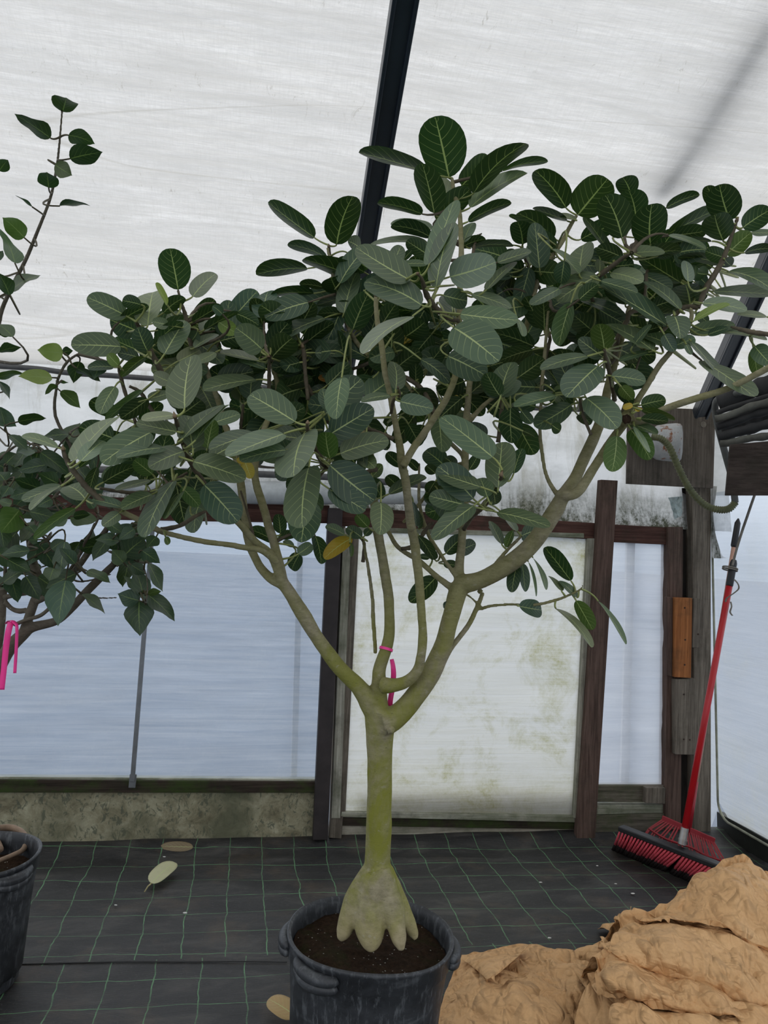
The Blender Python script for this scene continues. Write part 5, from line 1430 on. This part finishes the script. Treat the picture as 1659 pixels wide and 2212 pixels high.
# little curled corner and the wrinkled end
r1 = R_([(1296,2036,2.62),(1308,2038,2.60),(1318,2034,2.60)]); r2 = R_([(1303,2046,2.59),(1312,2050,2.57),(1322,2046,2.57)]); r3 = R_([(1318,2060,2.57),(1322,2062,2.56),(1328,2058,2.56)])
paper([r1, r2, r3], 'paper_curl', 0.006, (4, 4), parent=heap)
r1 = [onz(*p) for p in [(1245,2068,.03),(1262,2050,.06),(1285,2040,.08),(1310,2036,.10)]]
r2 = [onz(*p) for p in [(1250,2072,.03),(1270,2066,.06),(1292,2062,.08),(1318,2060,.10)]]
r3 = [onz(*p) for p in [(1262,2082,.02),(1280,2080,.05),(1300,2078,.07),(1322,2080,.08)]]
o = paper([sh(r1, 0.03, -0.04), r1, r2, r3], 'paper_end', 0.02, (8, 6), parent=heap)

ps = empty('kraft_paper_sheet', onz(1110, 2140, 0), 'flatter sheet of brown kraft paper with a folded corner beside the tall tree pot', 'paper')
Z_ = lambda L: [onz(*p) for p in L]
r1 = Z_([(990,2068,.020),(1067,2056,.045),(1143,2043,.070),(1190,2057,.075),(1235,2064,.08),(1292,2098,.09)])
r2 = Z_([(979,2098,.025),(1040,2094,.075),(1110,2084,.075),(1170,2086,.085),(1222,2094,.10),(1285,2112,.11)])
r3 = Z_([(964,2140,.025),(1022,2138,.085),(1100,2138,.095),(1160,2138,.10),(1215,2138,.10),(1272,2140,.09)])
r4 = Z_([(951,2185,.02),(1008,2188,.07),(1090,2188,.09),(1150,2188,.09),(1205,2188,.08),(1250,2188,.05)])
r5 = Z_([(940,2250,.01),(1000,2260,.05),(1090,2260,.07),(1150,2260,.07),(1205,2260,.06),(1240,2250,.03)])
paper([sh(r1, 0.03, -0.06), r1, r2, r3, r4, r5], 'paper_panel', 0.024, parent=ps)
r1 = Z_([(990,2067,.045),(1040,2060,.075),(1090,2052,.095),(1144,2042,.108)])
r2 = Z_([(1020,2088,.085),(1046,2086,.115),(1080,2082,.13),(1108,2076,.13)])
r3 = Z_([(1056,2117,.125),(1059,2119,.13),(1062,2119,.132),(1066,2115,.135)])
paper([r1, r2, r3], 'folded_corner', 0.010, (8, 8), parent=ps)

# ================================================================== BROOM AND RAKE
M['red'] = m_plain('red_enamelled_pole', (0.42, 0.008, 0.014), 0.3, 0.5, 0, 0.12, 6, 0.02)
M['redp'] = m_plain('dark_red_plastic', (0.27, 0.010, 0.018), 0.4, 0.5, 0, 0.2, 12, 0.05)
M['blackp'] = m_plain('black_plastic', (0.012, 0.012, 0.014), 0.45, 0.5, 0, 0.3, 20, 0.05)
M['brist'] = m_plain('pinkish_red_bristles', (0.85, 0.11, 0.15), 0.6, 0.3, 0, 0.3, 60, 0.2)
M['bristb'] = m_plain('black_bristles', (0.012, 0.008, 0.008), 0.7, 0.2, 0, 0.4, 60, 0.2)
M['chrome'] = m_plain('scuffed_zinc_socket', (0.35, 0.34, 0.33), 0.35, 0.5, 0.6, 0.3, 20, 0.05)
M['peach'] = m_plain('pale_wood_pole', (0.55, 0.32, 0.24), 0.5, 0.4, 0, 0.12, 10, 0.03)
M['string'] = m_plain('grey_fabric_strap', (0.18, 0.165, 0.14), 0.8, 0.2, 0, 0.3, 30, 0.2)
hA = at(1341, 1783, 4.10); hB = at(1574, 1873, 3.66)
br = empty('push_broom', (hA + hB) / 2 * 1.0, 'red-handled push broom with pink red and black bristles leaning in the corner', 'broom')
br.location.z = 0.0
hd = (hB - hA).normalized(); up = Vector((0, 0, 1)); upn = (up - hd * up.dot(hd)).normalized(); outn = hd.cross(upn)
if outn.y > 0: outn = -outn
b = MB(); b.bar(hA - upn * 0.012, hB - upn * 0.012, 0.055, 0.026, outn); o = b.build('head_bar', M['blackp']); bevel(o, 0.006, 3); put(o, br)
tA = onz(1327, 1838, 0.004); tB = onz(1512, 1912, 0.004)
rb = random.Random(3)
red = MB(); blk = MB(); n_t = 30
for row in range(4):
    for k in range(n_t):
        f = (k + 0.5 + 0.5 * (row % 2)) / (n_t + 0.5)
        P0 = hA.lerp(hB, f) - upn * 0.022 + outn * (0.020 - row * 0.013)
        P1 = tA.lerp(tB, f) - outn * row * 0.022
        P1 += hd * (-0.012 if f < 0.62 else 0.022) * (1 if row < 2 else 0)
        P1 += Vector((rb.uniform(-.004, .004), rb.uniform(-.004, .004), 0))
        mid = P0.lerp(P1, 0.70 + rb.uniform(-.04, .04))
        q = P0.lerp(P1, 0.35)
        if row < 2:
            red.tube([P0, q, mid], [0.0040, 0.0060, 0.0080], 7)
            blk.tube([mid - (P1 - P0) * 0.03, P0.lerp(P1, 0.85), P1], [0.0080, 0.010, 0.011], 6)
        else:
            blk.tube([P0, q, P1], [0.0045, 0.007, 0.011], 6)
o = red.build('red_bristles', M['brist'], smooth=True); put(o, br); o['kind'] = 'stuff'
o = blk.build('black_bristles', M['bristb'], smooth=True); put(o, br); o['kind'] = 'stuff'
b0 = at(1473, 1824, 3.86); b1 = at(1586, 1208, 4.02); ax = (b1 - b0)
b = MB(); b.tube([b0, b0 + ax * 0.055], [0.0195, 0.0185], 20); b.tube([b0 + ax * 0.012, b0 + ax * 0.018], 0.0215, 20); put(b.build('socket', M['chrome'], smooth=False), br)
b = MB(); b.tube([b0 + ax * 0.05, b0 + ax * 0.92], 0.0165, 20); put(b.build('pole', M['red'], smooth=True), br)
b = MB(); b.tube([b0 + ax * 0.90, b0 + ax * 0.905, b0 + ax * 0.985, b0 + ax * 0.997, b0 + ax], [0.0165, 0.0185, 0.0178, 0.013, 0.003], 20); put(b.build('pole_cap', M['blackp'], smooth=True), br)
# rake behind it
rk = empty('leaf_rake', at(1490, 1850, 4.05), 'dark red plastic leaf rake standing behind the push broom', 'rake')
rk.location.z = 0
t0 = at(1430, 1768, 4.14); t1 = at(1544, 1818, 3.92)
l0 = at(1402, 1790, 4.16); lm = at(1478, 1822, 4.00); l1 = at(1567, 1862, 3.84)
b = MB(); b.bar(t0, t1, 0.008, 0.034, Vector((0, 1, 0))); o = b.build('rake_head', M['redp']); bevel(o, 0.003); put(o, rk)
b = MB()
nT = 22
lows = smooth_path([tuple(l0), tuple(at(1438, 1812, 4.08)), tuple(lm.lerp(at(1520, 1846, 3.92), .4)), tuple(at(1525, 1848, 3.91)), tuple(l1)], 8)
for k in range(nT):
    f = k / (nT - 1); p = t0.lerp(t1, 0.03 + 0.94 * f); q = Vector(lows[int(f * (len(lows) - 1))])
    e = q + (q - p).normalized() * 0.035 + Vector((0, -0.012, -0.01)); e.z = max(e.z, 0.006)
    tb2 = MB(); tb2.bar(p, q, 0.0075, 0.004, hd); tb2.bar(q, e, 0.0075, 0.004, hd)
    put(tb2.build('tine', M['redp']), rk)
b.tube([Vector(p) for p in lows], 0.0062, 6); put(b.build('tine_bar', M['redp'], smooth=True), rk)
r0 = t0.lerp(t1, 0.5) + Vector((0, 0, -0.02)); rtop = at(1595, 1120, 4.12); ax = rtop - r0
b = MB(); b.tube([r0, r0 + ax * 0.16], [0.016, 0.0125], 16); put(b.build('socket', M['redp'], smooth=True), rk)
b = MB(); b.tube([r0 + ax * 0.12, r0 + ax * 0.92], 0.0115, 16); put(b.build('pole', M['peach'], smooth=True), rk)
b = MB(); b.tube([r0 + ax * 0.905, r0 + ax * 0.91, r0 + ax * 0.985, r0 + ax], [0.012, 0.0165, 0.0155, 0.004], 16); put(b.build('grip', M['blackp'], smooth=True), rk)
# strap tying them up
st = empty('hanging_strap', at(1590, 1237, 4.0), 'grey fabric strap hanging from above and tied round both pole ends', 'strap')
def strap(pts, wd, nm):
    sp = smooth_path(pts, 6); rows = []
    for (x, y, Z, a_) in sp:
        c = at(x, y, Z); d = Rv * math.cos(a_) + Fv * math.sin(a_); rows.append([c - d * wd / 2, c + d * wd / 2])
    m = MB(); m.grid(rows); o = m.build(nm, M['string'], smooth=True); s_ = o.modifiers.new('s', 'SOLIDIFY'); s_.thickness = 0.002; put(o, st)
strap([(1690,940,3.5,0.3),(1659,1002,3.6,0.3),(1640,1042,3.7,0.2),(1626,1080,3.8,0.1),(1614,1115,3.9,0.0),(1602,1150,3.97,0.0),(1590,1190,3.99,0.2),(1582,1222,3.99,0.3)], 0.014, 'tail')
strap([(1586,1252,3.97,0.2),(1594,1262,3.96,0.6),(1595,1272,3.96,0.3),(1584,1282,3.96,0.1),(1570,1292,3.96,0.0),(1567,1300,3.97,0.2)], 0.010, 'loop')
b = MB(); cc_ = b0 + (b1 - b0) * 0.965; axn = (b1 - b0).normalized(); s1 = axn.orthogonal().normalized(); s2 = axn.cross(s1)
for dz in (-0.006, 0.003):
    b.tube([cc_ + Vector((-0.008, 0.01, 0)) + axn * dz + (s1 * math.cos(a_) * 0.036 + s2 * math.sin(a_) * 0.036) for a_ in [2 * math.pi * k / 24 for k in range(25)]], 0.004, 6)
put(b.build('knot', M['string'], smooth=True), st)
strap([(1578,1300,3.97,0.2),(1580,1310,3.96,0.4),(1577,1322,3.96,0.0),(1582,1330,3.96,0.3)], 0.009, 'end')

# ================================================================== FALLEN LEAVES AND CRUMBS
TONES['L1'] = (0.50, 0.47, 0.27); TONES['L2'] = (0.20, 0.14, 0.07); TONES['L3'] = (0.42, 0.30, 0.15); TONES['L4'] = (0.45, 0.3, 0.16)
def fallen(b0, t0, wd, tone, label, stalk=None, N=Vector((0.1, -0.45, 0.9))):
    G = Foliage(); r_ = random.Random(hash(tone) % 97 if False else len(tone) + int(wd * 1000))
    B_ = onz(*b0); T_ = onz(*t0)
    G.leaf(B_, T_, wd, N, tone, 'oval', r_)
    if stalk:
        E = onz(*stalk); G.stalk([B_, B_.lerp(E, 0.5) + Vector((0, 0, 0.006)), E], 0.0035, 0.003, 1)
    me = mesh_obj('fallen_leaf', G.v, G.f, [M['leaf'], M['stalk_dry']], None, True, G.mi, G.uv, G.c)
    s_ = me.modifiers.new('s', 'SOLIDIFY'); s_.thickness = 0.0008
    recenter(me); tag(me, label, 'leaf'); return me
M['stalk_dry'] = m_plain('dry_stalk', (0.34, 0.30, 0.15), 0.7)
fallen((327, 1908, 0.030), (378, 1863, 0.045), 0.085, 'L1', 'pale yellowish fallen leaf lying upside down on the ground cover left of centre', (312, 1927, 0.010))
fallen((417, 1830, 0.028), (347, 1828, 0.030), 0.05, 'L2', 'dull brown curled leaf against the foot of the back wall', None, Vector((0, -0.7, 0.7)))
fallen((640, 2196, 0.02), (580, 2158, 0.035), 0.075, 'L3', 'tan dried leaf on the ground cover against the left of the tall tree pot', None)
b = MB(); b.tube([Vector(p) for p in smooth_path([tuple(at(x, y, 2.80)) for x, y in ((1363,1958),(1363,1966),(1370,1975),(1384,1982))], 5)], [0.0015] * 5 + [0.004] * 6 + [0.003] * 5, 6)
o = b.build('dry_curl', m_plain('dry_straw', (0.5, 0.36, 0.2), 0.7), smooth=True); recenter(o); tag(o, 'thin dry curled sliver sticking out of the left edge of the paper heap', 'leaf sliver')
wm = m_plain('white_chip', (0.7, 0.7, 0.66), 0.6)
for i, (x, y, s_) in enumerate(((1367,1930,.006),(1168,1906,.005),(1187,2026,.005),(770,1902,.007),(776,1909,.005),(859,1917,.004),(400,1972,.006),(250,1955,.004),(1330,1909,.004),(355,1851,.005),(1290,1870,.004),(1012,1798,.004))):
    c = onz(x, y, 0.006)
    o = blob(c, s_, wm, 'white_chip', None, (1.6, 0.8, 0.5), i, 2, 0.4); recenter(o)
    tag(o, 'tiny white chip scattered on the black ground cover', 'chip', 'white chips on the ground cover')
